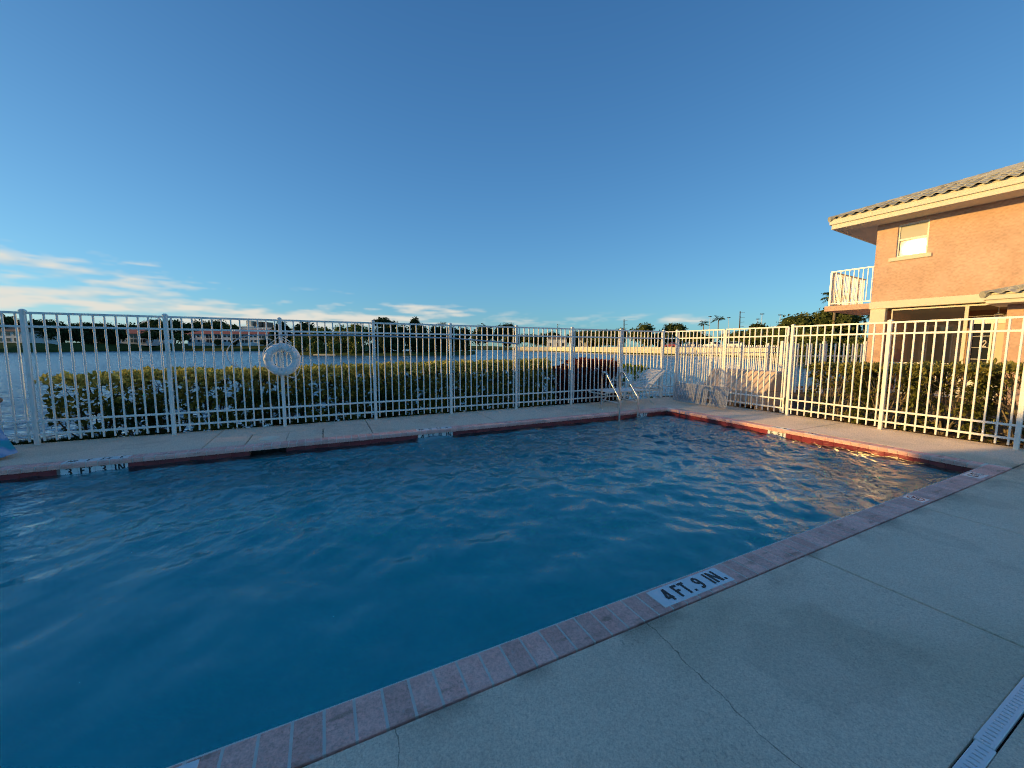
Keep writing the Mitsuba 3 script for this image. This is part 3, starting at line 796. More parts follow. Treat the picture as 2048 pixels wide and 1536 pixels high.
# ------------------------------------------------------------------ storage bin with sloped lid beyond the fence
t = thing('storage_bin', 'big beige storage bin with sloping lid behind the side fence', 'storage bin')
cs = []
for (xx, zz, r) in ((9.02, 0.10, 0.02), (9.02, 0.42, 0.03), (9.42, 0.83, 0.05), (9.78, 0.83, 0.05), (9.85, 0.10, 0.02)):
    for yy in (5.225, 6.86):
        cs.append(m3.Manifold.sphere(r, 12).translate([xx + (r if xx < 9.5 else -r) * 0, yy + (r if yy < 6 else -r), zz]))
add('body', from_man(m3.Manifold.batch_hull(cs)), 'mat_bin', t, smooth=40)
for k in range(7):
    yy = 5.40 + k * 0.21
    add('rib', bevel_box(8.982, 9.0, yy, yy + 0.10, 0.10, 0.40, 0.006), 'mat_bin', t)
for yy in (5.30, 5.95, 6.60):
    add('foot', bevel_box(8.99, 9.8, yy, yy + 0.16, -0.05, 0.078, 0.005), 'mat_bin_foot', t)
add('lid_seam', box(8.996, 9.86, 5.221, 6.864, 0.425, 0.432), 'mat_hinge', t, smooth=False)

# ------------------------------------------------------------------ shrubs of the hedges


def leaf_colors(rng, idx, n, a, b, tip=None, tipw=None):
    w = rng.uniform(0, 1, n)[:, None]
    c = np.array(a) * (1 - w) + np.array(b) * w
    if tip is not None:
        c = c * (1 - tipw[:, None]) + np.array(tip) * tipw[:, None]
    return c[idx] * rng.uniform(0.8, 1.2, n)[idx][:, None]


def shrub(name, label, catg, group, cx, cy, sx, sy, z0, z1, rng, n_ros, per, ll, lw, ca, cb, tip, stems=6, low=0.25, twig='mat_wood', bare=0.3, bottom=None, twigs=14):
    """a clipped bush: stems fan out from one foot, twigs end in rosettes of leaves; the leaves sit mostly near the clipped faces"""
    t = thing(name, label, catg, group)
    st = []
    H = z1 - z0
    for k in range(stems):
        tx, ty = cx + rng.uniform(-0.42, 0.42) * sx, cy + rng.uniform(-0.4, 0.4) * sy
        b = np.array([cx + rng.normal(0, 0.05), cy + rng.normal(0, 0.04), z0 - 0.03])
        e = np.array([tx, ty, z0 + H * rng.uniform(0.72, 0.95)])
        mid = b + (e - b) * 0.45 + rng.normal(0, 0.05, 3) + np.array([(tx - cx) * 0.35, 0, -0.02])
        pts = spline([b, mid, e], 5)
        st.append(tube(pts, np.linspace(0.017, 0.005, len(pts)) * rng.uniform(0.8, 1.2), 5, cap=False))
        for q in range(3):
            s0 = pts[rng.integers(2, len(pts) - 1)]
            e2 = s0 + np.array([rng.normal(0, 0.16), rng.normal(0, 0.12), rng.uniform(0.06, 0.28)])
            st.append(tube(spline([s0, (s0 + e2) / 2 + rng.normal(0, 0.02, 3), e2], 3), np.linspace(0.007, 0.003, 7), 4, cap=False))
    # rosette centres
    u = rng.uniform(-1, 1, (n_ros, 3))
    face = rng.uniform(0, 1, n_ros)
    u[:, 2] = np.where(face < 0.30, rng.uniform(0.86, 1.0, n_ros), u[:, 2])
    u[:, 1] = np.where((face >= 0.30) & (face < 0.55), -rng.uniform(0.7, 1.0, n_ros), np.where((face >= 0.55) & (face < 0.72), rng.uniform(0.7, 1.0, n_ros), u[:, 1]))
    zrel = (u[:, 2] + 1) / 2
    keep = rng.uniform(0, 1, n_ros) < np.clip((zrel - low * 0.4) / (low * 1.6 + 1e-6), bare, 1)
    u, zrel = u[keep], zrel[keep]
    c = np.stack([cx + u[:, 0] * sx / 2, cy + u[:, 1] * sy / 2, z0 + zrel * H], 1) + rng.normal(0, 0.018, (len(u), 3))
    out = unit(u * np.array([0.3, 1.0, 0.7]) + np.array([0, 0, 0.55]) + rng.normal(0, 0.25, (len(u), 3)))
    for k in rng.choice(len(c), min(twigs, len(c)), replace=False):
        s0 = np.array([cx + (c[k, 0] - cx) * 0.45, cy + (c[k, 1] - cy) * 0.3, c[k, 2] - rng.uniform(0.12, 0.3)])
        st.append(tube(spline([s0, (s0 + c[k]) / 2 + rng.normal(0, 0.025, 3), c[k]], 3), np.linspace(0.006, 0.0025, 7), 4, cap=False))
    add('stem', cat(st), twig, t, smooth=True)
    n = len(c) * per
    ci = np.repeat(np.arange(len(c)), per)
    d = unit(out[ci] * 0.55 + rnd_dirs(rng, n) * 0.95)
    nr = unit(out[ci] + 0.5 * rnd_dirs(rng, n))
    base = c[ci] + d * 0.008 + rng.normal(0, 0.006, (n, 3))
    L = ll * rng.uniform(0.7, 1.2, n)
    v, f, idx = leaves(rng, base, d, nr, L, L * lw)
    tw = np.clip((base[:, 2] - z0) / H * 3.6 - 2.55, 0, 1) * rng.uniform(0.3, 1.0, n) + (rng.uniform(0, 1, n) < 0.05) * 0.5  # tip colour grows towards the top; on the hedge it also carries sunlight
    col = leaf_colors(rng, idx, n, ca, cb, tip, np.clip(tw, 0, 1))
    add('foliage', trimesh.Trimesh(v, f, process=False), 'mat_leaf', t, smooth=False, color=col)


rng = np.random.default_rng(21)
G1 = 'clipped shrubs of the lakeside hedge'
HA = [(-3.30, 0.95, 0.93), (-2.42, 0.90, 0.97), (-1.60, 0.88, 0.96), (-0.78, 0.85, 0.96), (0.05, 0.85, 0.98), (0.88, 0.85, 1.0), (1.70, 0.85, 1.01), (2.52, 0.85, 1.03), (3.34, 0.85, 1.04), (4.12, 0.85, 1.05), (4.78, 0.75, 1.06)]
for k, (cx, sx, z1) in enumerate(HA):
    lab = f'clipped yellow-green hedge shrub behind the lake fence, {ORD[k]} from the left'
    group = G1
    if k == 0:
        lab, group = 'leftmost open twiggy shrub of the lakeside hedge, ragged left end', None
    if k == 10:
        lab, group = 'last green shrub of the lakeside hedge beside the dark red bush', None
    shrub('hedge_shrub', lab, 'shrub', group, cx, 8.50, sx * 1.12, 0.62, -0.26, z1, rng, 270 + 60 * min(k, 5), 9, 0.086, 0.58, (0.075, 0.095, 0.022), (0.19, 0.18, 0.045), (0.66, 0.62, 0.18), stems=8, low=0.30 - 0.02 * k, bare=0.38 + 0.10 * min(k, 5), twigs=24)  # yellow tips: new growth, raised further to put the sunlit top into the colour
# low dark growth at the foot of the hedge
for (cx, w, z1) in ((-2.62, 0.9, 0.45), (-0.9, 1.0, 0.5), (1.0, 0.7, 0.42)):
    shrub('ground_shrub', {-2.62: 'low dark green leafy plant at the foot of the hedge, left', -0.9: 'low dark plant under the hedge behind the life ring post', 1.0: 'low dark plant under the middle of the lakeside hedge'}[cx], 'shrub', None, cx, 8.17, w, 0.34, -0.2, z1, rng, 70, 8, 0.10, 0.5, (0.010, 0.028, 0.012), (0.03, 0.06, 0.025), (0.04, 0.08, 0.03), stems=5, bare=0.9)
for k, (cx, z1, w) in enumerate(((5.72, 0.86, 0.75), (6.35, 1.06, 0.8), (6.98, 1.02, 0.75))):
    shrub('red_shrub', f'{("left", "", "right")[k]} one of three dark red-leaved bushes behind the lake fence' if k != 1 else 'tallest of the dark red-leaved bushes behind the lake fence', 'shrub', 'dark red bushes by the fence' if k != 1 else None, cx, 8.5, w * 1.15, 0.7, -0.2, z1, rng, 560, 9, 0.09, 0.5, (0.030, 0.010, 0.012), (0.085, 0.02, 0.018), (0.28, 0.07, 0.05), stems=8, bare=0.75)
shrub('seagrape_shrub', 'bright green large-leaved shrub behind the fence above the ladder', 'shrub', None, 8.15, 9.05, 1.6, 0.9, -0.3, 0.82, rng, 60, 6, 0.15, 0.75, (0.04, 0.09, 0.02), (0.10, 0.17, 0.03), (0.32, 0.38, 0.05), stems=6, bare=0.5)
G2 = 'woody shrubs of the hedge by the orange building'
rng = np.random.default_rng(33)
for k in range(6):
    cy = 4.05 - 0.75 * k
    lab = f'woody twiggy hedge shrub before the orange building, {ORD[k]} from the storage bin'
    grp = G2
    if k == 0:
        lab, grp = 'end shrub of the woody hedge nearest the storage bin', None
    t0 = len(scene)
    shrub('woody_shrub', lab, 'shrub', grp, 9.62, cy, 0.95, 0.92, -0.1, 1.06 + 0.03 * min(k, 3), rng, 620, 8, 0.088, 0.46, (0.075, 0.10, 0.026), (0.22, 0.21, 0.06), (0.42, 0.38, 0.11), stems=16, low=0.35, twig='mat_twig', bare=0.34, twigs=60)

# strip of grass at the deck edge, left
rng = np.random.default_rng(8)
n = 2600
bx = rng.uniform(-4.6, -2.95, n)
base = np.stack([bx, rng.uniform(7.985, 8.10, n), np.full(n, -0.05)], 1)
d = unit(np.stack([rng.normal(0, 0.35, n), rng.normal(0, 0.3, n), np.ones(n)], 1))
v, f, idx = leaves(rng, base, d, rnd_dirs(rng, n), rng.uniform(0.06, 0.13, n), np.full(n, 0.006), 0.3, 0.02)
tag(add('grass_tuft', trimesh.Trimesh(v, f, process=False), 'mat_leaf', smooth=False, color=leaf_colors(rng, idx, n, (0.015, 0.03, 0.008), (0.05, 0.08, 0.02))), 'dark grass edging the far deck at the left', 'grass', kind='stuff')
# fallen leaves and mulch under the right hedge
n = 1500
base = np.stack([rng.uniform(9.0, 10.2, n), rng.uniform(-1, 5.1, n), np.full(n, -0.025)], 1)
d = unit(np.stack([rng.normal(0, 1, n), rng.normal(0, 1, n), rng.normal(0, 0.25, n)], 1))
v, f, idx = leaves(rng, base, d, unit(np.array([0, 0, 1.0]) + 0.5 * rnd_dirs(rng, n)), rng.uniform(0.04, 0.08, n), rng.uniform(0.02, 0.04, n))
tag(add('leaf_litter', trimesh.Trimesh(v, f, process=False), 'mat_leaf', smooth=False, color=leaf_colors(rng, idx, n, (0.10, 0.06, 0.03), (0.28, 0.20, 0.12))), 'dry leaf litter under the woody hedge', 'leaf litter', kind='stuff')

# ------------------------------------------------------------------ ground, lake, banks
LZ = -0.35


def sheet(rows, name, mat, smooth=True):
    """a ground strip from rows of points (each row the same number of points)"""
    r = np.array(rows, float)
    a, b = r.shape[:2]
    i, j = np.meshgrid(np.arange(a - 1), np.arange(b - 1), indexing='ij')
    q = np.stack([i * b + j, (i + 1) * b + j, (i + 1) * b + j + 1, i * b + j + 1], -1).reshape(-1, 4)
    m = trimesh.Trimesh(r.reshape(-1, 3), np.vstack([q[:, [0, 1, 2]], q[:, [0, 2, 3]]]), process=False)
    tag(add(name, m, mat, smooth=smooth), kind='structure')


sheet([[(-400, 8.9, LZ), (-400, 700, LZ)], [(400, 8.9, LZ), (400, 700, LZ)]], 'lake_water', 'mat_lake', False)
sheet([[(x, y, z) for x in (-9, -3, 3, 9, 16, 30)] for y, z in ((7.9, -0.09), (8.1, -0.13), (8.6, -0.30), (9.1, -0.55), (9.6, -0.8))], 'lake_bank', 'mat_soil')
sheet([[(x, y, -0.045) for y in (-60, -9, 0, 4, 7.95, 8.4)] for x in (8.9, 10.5, 13, 20, 48)], 'ground', 'mat_soil', False)
sheet([[(x, y, -0.06) for y in (-60, -9, 1, 7.9)] for x in (-60, -25, -9.0)], 'lawn', 'mat_grass', False)
sheet([[(x, 7.85, -0.07), (x, y1, -0.07)] for x, y1 in ((-9.0, 13.0), (-14.0, 21.5), (-40, 30.0))], 'shore_lawn', 'mat_grass', False)
tag('far_bank', kind='structure')
labels.pop('far_bank')
# grass banks across the lake
L1 = np.array([(-160, 120), (-70.3, 138.7), (-65.8, 140), (-62, 165), (-55, 183), (-40.2, 176.5), (-9.1, 161.2), (10, 158), (60, 300), (140, 290)], float)
out = np.array([-0.38, 0.925])
sheet([[(*(p + out * s), z) for p in L1] for s, z in ((0, LZ - 0.2), (0.3, LZ + 0.5), (2.5, 0.6), (8, 2.0), (20, 2.4), (90, 2.6))], 'far_bank', 'mat_grass')
L2 = np.array([(-6.5, 93), (-2, 88.5), (4.9, 82.7), (10.1, 79), (19.3, 76.7), (27, 80), (32.5, 86)], float)
sheet([[(*(p * (1 + s / 90)), z) for p in L2] for s, z in ((0, LZ - 0.2), (0.4, LZ + 0.3), (3, 0.3), (10, 0.5), (16, LZ - 0.3))], 'island', 'mat_grass')
n = 500
rng = np.random.default_rng(4)
# pale sand at the island's left shore
sheet([[(*(np.array(p) * (1 + s / 90)), z) for p in ((-1.8, 88.0), (-0.6, 86.9), (0.4, 86.2), (1.4, 85.6), (2.2, 85.0))] for s, z in ((-0.3, LZ - 0.05), (0.15, LZ + 0.16), (0.5, LZ + 0.2))], 'sand', 'mat_lakewall')
L3 = np.array([(60, 215), (87.7, 232), (114, 219), (150, 200)], float)
sheet([[(*(p * (1 + s / 240)), z) for p in L3] for s, z in ((0, LZ - 0.2), (3, 0.6), (40, 1.5))], 'far_shore', 'mat_grass')
L4 = np.array([(77.5, 152.2), (87.8, 141.5), (83.5, 118), (81.1, 100), (80.5, 78), (77.2, 53.8), (72.9, 33.5), (70, 20), (64, 4)], float)
inl = np.array([0.97, 0.15])
sheet([[(*(p + inl * s), z) for p in L4] for s, z in ((0.3, 1.0), (4, 1.2), (9, 1.45), (30, 1.6), (200, 1.8))], 'wall_bank', 'mat_grass')

# cream concrete wall along the right-hand shore
t = thing('lake_wall', 'long sunlit cream concrete panel wall along the right shore of the lake', 'wall')
pan = []
acc = 0
for (a, b) in zip(L4[:-1], L4[1:]):
    d = b - a
    L = np.linalg.norm(d)
    k = max(1, int(round(L / 2.6)))
    for s in range(k):
        p0, p1 = a + d * s / k, a + d * (s + 1) / k
        ang = math.degrees(math.atan2(d[1], d[0]))
        ln = L / k
        add('panel', bevel_box(0.05, ln - 0.05, -0.08, 0.08, LZ - 0.5, 1.62, 0.02), 'mat_lakewall', t, to_world=T().translate([*p0, 0]) @ T().rotate([0, 0, 1], ang))
        add('pilaster', bevel_box(-0.13, 0.13, -0.14, 0.14, LZ - 0.5, 1.78, 0.02), 'mat_lakewall', t, to_world=T().translate([*p0, 0]) @ T().rotate([0, 0, 1], ang))
# green margin at the foot of the wall
sheet([[(*(p - inl * s), z) for p in L4] for s, z in ((0.0, 0.0), (0.8, -0.15), (1.7, LZ - 0.1))], 'wall_margin', 'mat_grass')

# ------------------------------------------------------------------ trees across the lake


def tree(name, label, group, x, y, z0, top, w, rng, ca, cb, trunk=0.2, n=1500, leaf=0.42, flat=0.0, lobes=11, parent_cat='tree'):
    t = thing(name, label, parent_cat, group)
    H = top - z0
    cz0 = z0 + H * trunk
    ls = []
    for k in range(lobes):
        u = rnd_dirs(rng, 1)[0]
        r = w * 0.5 * rng.uniform(0.30, 0.5)
        c = np.array([x, y, (cz0 + top) / 2]) + u * np.array([w * 0.34, w * 0.34, (top - cz0) * 0.33])
        rz = min((top - cz0) * rng.uniform(0.22, 0.34), r * 1.1)
        c[2] = min(c[2], top - rz)
        ls.append((c, r, rz))
    ls.append((np.array([x, y, top - (top - cz0) * 0.3]), w * 0.3, (top - cz0) * 0.3))
    wt = np.array([r * r for _, r, _ in ls])
    pick = rng.choice(len(ls), n, p=wt / wt.sum())
    u = rnd_dirs(rng, n)
    rr = rng.uniform(0.55, 1.08, n) ** 0.6
    C = np.array([l[0] for l in ls])[pick]
    R = np.stack([np.array([l[1] for l in ls])[pick]] * 2 + [np.array([l[2] for l in ls])[pick]], 1)
    base = C + u * R * rr[:, None]
    base[:, 2] = np.maximum(base[:, 2], z0 + 0.1)
    d = unit(u * 0.5 + rnd_dirs(rng, n) + np.array([0, 0, -0.15]))
    L = leaf * rng.uniform(0.55, 1.25, n)
    v, f, idx = leaves(rng, base, d, unit(u + 0.6 * rnd_dirs(rng, n)), L, L * 0.75, 0.2, 0.12)
    lobew = rng.uniform(0, 1, len(ls))[pick] * 0.55 + rng.uniform(0, 1, n) * 0.45
    col = (np.array(ca) * (1 - lobew[:, None]) + np.array(cb) * lobew[:, None])[idx]
    core = []
    for c, r, rz in ls:
        s = trimesh.creation.icosphere(2)
        vv = np.array(s.vertices)
        vv = vv * (0.72 + 0.3 * meshkit.noise(vv * 2.3 + c, 3))[:, None] * np.array([r, r, rz]) * 0.85 + c
        vv[:, 2] = np.maximum(vv[:, 2], z0 + 0.05)
        core.append(trimesh.Trimesh(vv, s.faces, process=False))
    core = cat(core)
    m = trimesh.util.concatenate([trimesh.Trimesh(v, f, process=False), core])
    cc = np.vstack([col, np.tile(np.array(ca) * 0.8, (len(core.vertices), 1))])  # inner cores, added to block light through the crown, are coloured darker
    add('crown', m, 'mat_far_leaf', t, smooth=False, color=cc)
    tr = []
    for k in range(3):
        e = ls[rng.integers(len(ls))][0]
        b0 = np.array([x + rng.normal(0, 0.1), y, z0 - 0.4])
        tr.append(tube(spline([b0, (b0 + e) / 2 + np.array([0, 0, -0.1 * H]), e], 4), np.linspace(0.022 * H + 0.05, 0.04, 9), 6))
    add('trunk', cat(tr), 'mat_wood', t, smooth=True)


def palm(name, label, x, y, z0, top, rng, fl=2.6, fronds=18, ca=(0.03, 0.05, 0.015), cb=(0.08, 0.10, 0.03), group=None, tr=0.16):
    t = thing(name, label, 'palm tree', group)
    ctr = np.array([x, y, top - fl * 0.35])
    add('trunk', tube(spline([(x + 0.3, y, z0 - 0.3), (x + 0.1, y, (z0 + ctr[2]) / 2), tuple(ctr)], 5), np.linspace(tr * 1.25, tr * 0.8, 11), 8), 'mat_twig', t, smooth=True)
    V, F, K, at = [], [], [], 0
    for k in range(fronds):
        a = 2 * PI * k / fronds + rng.normal(0, 0.15)
        e = rng.uniform(0.1, 1.25)
        d0 = np.array([math.cos(a) * math.cos(e), math.sin(a) * math.cos(e), math.sin(e)])
        L = fl * rng.uniform(0.8, 1.1)
        s = np.linspace(0, 1, 9)
        rib = ctr + d0 * (s * L)[:, None] + np.array([0, 0, -1.0]) * (0.42 * L * s ** 2.2 * (1.25 - 0.3 * e))[:, None]
        tg = unit(np.gradient(rib, axis=0))
        side = unit(np.cross(tg, np.array([0, 0, 1.0])))
        n = 44
        sp = rng.uniform(0.12, 1.0, n)
        b = np.stack([np.interp(sp, s, rib[:, i]) for i in range(3)], 1)
        tt = unit(np.stack([np.interp(sp, s, tg[:, i]) for i in range(3)], 1))
        sd = unit(np.stack([np.interp(sp, s, side[:, i]) for i in range(3)], 1)) * rng.choice([-1, 1], n)[:, None]
        dd = unit(sd + tt * 0.55 + np.array([0, 0, -0.45]))
        ln = fl * 0.26 * np.sin(np.clip(sp, 0.15, 0.95) * PI) ** 0.5
        v, f, idx = leaves(rng, b, dd, np.tile([0, 0, 1.0], (n, 1)), ln, ln * 0.17, 0.2, 0.05)
        V.append(v); F.append(f + at); at += len(v)
        w = rng.uniform(0, 1, n)[idx][:, None]
        K.append(np.array(ca) * (1 - w) + np.array(cb) * w)
    add('crown', trimesh.Trimesh(np.vstack(V), np.vstack(F), process=False), 'mat_far_leaf', t, smooth=False, color=np.vstack(K))


rng = np.random.default_rng(77)
DARK, MID, OLIVE, SUNLIT = ((0.020, 0.032, 0.016), (0.065, 0.085, 0.032)), ((0.03, 0.046, 0.018), (0.10, 0.12, 0.042)), ((0.045, 0.06, 0.018), (0.15, 0.16, 0.05)), ((0.075, 0.095, 0.024), (0.24, 0.25, 0.07))  # last pair brightened to put sunlight into the island leaves
gA = 'dark trees on the left shore'
for k, (x, y, top, w) in enumerate(((-76.9, 155.4, 9.1, 9), (-70.1, 153.5, 8.3, 8), (-72.1, 164.2, 8.8, 10), (-67.3, 168.9, 8.4, 10), (-64, 178, 7.8, 10))):
    tree('shore_tree', f'dense dark tree on the left lake shore, {ORD[k]} from the left', gA, x, y, 1.6, top, w, rng, *DARK, trunk=0.05, n=1500, leaf=0.7)
gB = 'distant trees behind the red-roofed flats'
for k, (x, y, top, w) in enumerate(((-82.6, 208.6, 10.4, 13), (-85.7, 232.5, 11.6, 15), (-76, 229.1, 11.2, 14), (-68, 226, 11.0, 12))):
    tree('distant_tree', f'distant grey-green tree behind the left flats, {ORD[k]} from the left', gB, x, y, 2.4, top, w, rng, *MID, trunk=0.1, n=1100, leaf=0.8)
gC = 'tall trees above the right red-roofed flats'
for k, (x, y, top, w) in enumerate(((-63.2, 215.9, 12.9, 13), (-57.1, 212.8, 12.5, 12), (-48.8, 214.4, 12.6, 11), (-41.9, 210.9, 12.9, 10), (-36, 207, 10.8, 8))):
    tree('tall_tree', f'tall tree above the gap between red-roofed flats, {ORD[k]} from the left', gC, x, y, 2.4, top, w, rng, *MID, trunk=0.2, n=1300, leaf=0.8)
for (x, y, top, w, lab) in ((-54.6, 178.0, 6.8, 6, 'small spreading tree between the two red-roofed flats, left one'), (-49.8, 175.7, 6.6, 5, 'small spreading tree between the two red-roofed flats, middle one'), (-44.5, 173.7, 5.8, 4.5, 'small dark tree at the left end of the right-hand flats')):
    tree('garden_tree', lab, None, x, y, 2.0, top, w, rng, *MID, trunk=0.35, n=800, leaf=0.5)
for k, (x, y, w) in enumerate(((-35.2, 178.0, 3.6), (-29.5, 175.5, 3), (-19.5, 170.5, 4), (-13.5, 168, 5))):
    tree('garden_shrub', f'dark round bush on the lawn before the right-hand flats, {ORD[k]} from the left', 'bushes in front of the right-hand flats', x, y, 2.0, 4.0, w, rng, *DARK, trunk=0.02, n=350, leaf=0.5, parent_cat='shrub')
tree('pine_tree', 'tall feathery dark pine just right of the life ring post across the lake', None, -9.6, 118.5, 0.2, 8.1, 5.2, rng, *DARK, trunk=0.15, n=1600, leaf=0.5)
tree('pine_tree', 'tall feathery dark pine at the left end of the wooded island', None, -4.2, 115.4, 0.2, 8.0, 6.0, rng, *DARK, trunk=0.15, n=1600, leaf=0.5)
gI = 'olive bushes with painted sunlight on the island shore'
for k, (x, y, top, w) in enumerate(((-3.9, 93.7, 3.8, 5), (0.0, 91.8, 5.5, 5.5), (3.2, 88.0, 5.9, 5), (7.0, 86.1, 6.1, 5.5))):
    tree('island_tree', f'olive tree with painted sunlight on the left half of the island, {ORD[k]} from the left', gI, x, y, 0.0, top, w, rng, *SUNLIT, trunk=0.03, n=2200, leaf=0.42)
for k, (x, y, w, top) in enumerate(((-1.5, 89.8, 3, 2.0), (2.4, 86.6, 3, 2.4), (6.0, 83.6, 3.5, 2.6))):
    tree('island_shrub', f'low bush with painted sunlight at the water on the island, {ORD[k]} from the left', 'low bushes on the island shore', x, y, -0.2, top, w, rng, *SUNLIT, trunk=0.0, n=600, leaf=0.35, parent_cat='shrub')
tree('umbrella_tree', 'flat-topped tree standing out above the island', None, 11.8, 86.0, 0.2, 7.6, 5.2, rng, *DARK, trunk=0.62, n=1100, leaf=0.42)
gJ = 'dark trees of the wooded island'
for k, (x, y, top, w) in enumerate(((11.0, 82.5, 5.6, 6), (14.8, 82.5, 6.2, 6), (18.3, 81.0, 6.2, 6), (22.4, 82.0, 6.2, 6), (26.4, 85.4, 6.0, 6), (30.0, 88.5, 6.2, 5.5))):
    tree('dark_tree', f'dark tree on the right half of the island, {ORD[k]} from the left', gJ, x, y, -0.2, top, w, rng, *DARK, trunk=0.0, n=1600, leaf=0.45)
tree('slim_tree', 'slim tree poking out above the middle of the island', None, 18.3, 85.0, 0.2, 7.9, 2.4, rng, *DARK, trunk=0.5, n=450, leaf=0.42)
palm('small_palm', 'small palm on the right half of the wooded island', 24.7, 86.4, 0.2, 7.0, rng, fl=1.5)
tree('far_tree', 'broad dark tree on the far shore left of the cream wall', None, 89.8, 224.5, 0.8, 15.8, 13, rng, *DARK, trunk=0.05, n=1500, leaf=1.0)
tree('far_tree', 'rounded dark tree on the far shore at the start of the cream wall', None, 102.4, 218.3, 0.8, 16.6, 15, rng, *DARK, trunk=0.05, n=1700, leaf=1.0)
gK = 'low distant trees above the left part of the cream wall'
for k, (x, y, top, w) in enumerate(((108, 203.1, 9.6, 14), (100.6, 178.4, 8.6, 12), (114.4, 184.4, 10.2, 13), (116.2, 161.5, 10.0, 12), (112.6, 146.1, 9.6, 12), (100.0, 118.7, 8.2, 9), (97.4, 108.8, 8.2, 8), (104, 128, 8.5, 10))):
    tree('distant_tree', f'low distant tree above the left cream wall, {ORD[k]} of a loose row', gK, x, y, 1.4, top, w, rng, *MID, trunk=0.1, n=1200, leaf=0.7)
tree('round_tree', 'rounded green tree above the fence corner post, left of a pair', None, 90.5, 89.8, 1.4, 9.1, 9, rng, *OLIVE, trunk=0.1, n=1800, leaf=0.6)
tree('round_tree', 'rounded darker green tree above the fence corner post, right of a pair', None, 98.3, 86.0, 1.4, 9.0, 9, rng, *MID, trunk=0.1, n=1800, leaf=0.6)
tree('round_tree', 'small round tree above the gate between the poles', None, 112.0, 68.1, 1.5, 8.7, 7, rng, *MID, trunk=0.2, n=1200, leaf=0.5)
gL = 'green trees behind the cream wall at the gate'
for k, (x, y, top, w) in enumerate(((96, 62, 5.8, 8), (90.0, 56.5, 5.6, 8), (84.5, 50.5, 5.4, 8), (80.3, 44.5, 5.4, 8), (76.5, 39.0, 5.2, 7), (104, 70, 6.0, 9), (100, 79, 6.4, 9), (96, 88, 6.4, 9))):
    tree('bank_tree', f'bushy green tree behind the cream wall above the gate, {ORD[k]} of a clump', gL, x, y, 1.3, top, w, rng, *OLIVE, trunk=0.02, n=1700, leaf=0.42)
tree('big_tree', 'big rounded dark green tree left of the balcony', None, 68.5, 34.6, 0.5, 7.0, 8.5, rng, *OLIVE, trunk=0.02, n=4200, leaf=0.36, lobes=18)
tree('big_tree', 'green tree below the balcony, right of the big rounded one', None, 69.5, 30.4, 0.5, 5.9, 7, rng, *MID, trunk=0.02, n=3000, leaf=0.36)
gM = 'green bushes behind the far picket fence'
for k, (x, y, top, w) in enumerate(((55, 29.5, 2.7, 6), (50.5, 24.5, 2.6, 6), (55.5, 22, 2.8, 6), (46.5, 17.5, 2.3, 5))):
    tree('bank_shrub', f'green bush beyond the far picket fence by the orange building, {ORD[k]} of four', gM, x, y, -0.2, top, w, rng, *OLIVE, trunk=0.0, n=1900, leaf=0.26, parent_cat='shrub')
palm('coconut_palm', 'palm above the gate, left of two', 115.6, 88.7, 1.4, 10.3, rng, fl=2.4)
palm('coconut_palm', 'palm above the gate, right of two', 115.4, 83.2, 1.4, 11.5, rng, fl=2.8)
tree('bushy_tree', 'bushy green tree right behind the balcony corner', None, 55.2, 24.6, -0.1, 6.7, 5.0, rng, *OLIVE, trunk=0.02, n=2600, leaf=0.42)
palm('bushy_palm', 'palm fronds topping the bushy tree behind the balcony corner', 54.0, 24.2, -0.1, 8.0, rng, fl=1.9, fronds=26)
palm('bushy_palm', 'palm seen under the balcony slab', 56.3, 22.2, -0.1, 5.3, rng, fl=1.8, fronds=22)

# ------------------------------------------------------------------ buildings across the lake


def flats(label, a, b, depth_, z0, ze, zr, bays, rng):
    """a two-storey row seen end to end from a to b (facing the lake), low red hip roof"""
    t = thing('red_roofed_flats', label, 'apartment building')
    a, b = np.array(a, float), np.array(b, float)
    d = b - a
    L = np.linalg.norm(d)
    ang = math.degrees(math.atan2(d[1], d[0]))
    M = T().translate([*a, 0]) @ T().rotate([0, 0, 1], ang)
    add('wall', box(0, L, 0, depth_, z0 - 1, ze), 'mat_far_shade', t, smooth=False, to_world=M)
    e, m = 0.7, depth_ * 0.5
    rv = np.array([(-e, -e, ze + 0.01), (L + e, -e, ze + 0.01), (L + e, depth_ + e, ze + 0.01), (-e, depth_ + e, ze + 0.01), (m, m, zr), (L - m, m, zr)])
    add('roof', trimesh.Trimesh(rv, [(0, 1, 5), (0, 5, 4), (1, 2, 5), (2, 3, 4), (2, 4, 5), (3, 0, 4), (0, 2, 1), (0, 3, 2)], process=False), 'mat_red_roof', t, smooth=False, to_world=M)
    h = (ze - z0) / 2
    for k in range(bays):
        x0 = L * (k + 0.5) / bays
        for s in (0, 1):
            zz = z0 + s * h
            if k % 3 != 1:
                w = L / bays * 0.36
                add('balcony', box(x0 - w, x0 + w, -0.06, -0.01, zz + 0.15, zz + h - 0.25), 'mat_far_window', t, smooth=False, to_world=M)
                add('railing', box(x0 - w, x0 + w, -0.14, -0.08, zz + 0.08, zz + 0.17), 'mat_far_white', t, smooth=False, to_world=M)
                add('post', box(x0 - 0.06, x0 + 0.06, -0.13, -0.07, zz + 0.17, zz + h - 0.2), 'mat_far_white', t, smooth=False, to_world=M)
            else:
                for q in (-1, 1):
                    w = L / bays * 0.13
                    xx = x0 + q * L / bays * 0.24
                    add('window', box(xx - w, xx + w, -0.05, -0.01, zz + 0.5, zz + h - 0.45), 'mat_far_window', t, smooth=False, to_world=M)


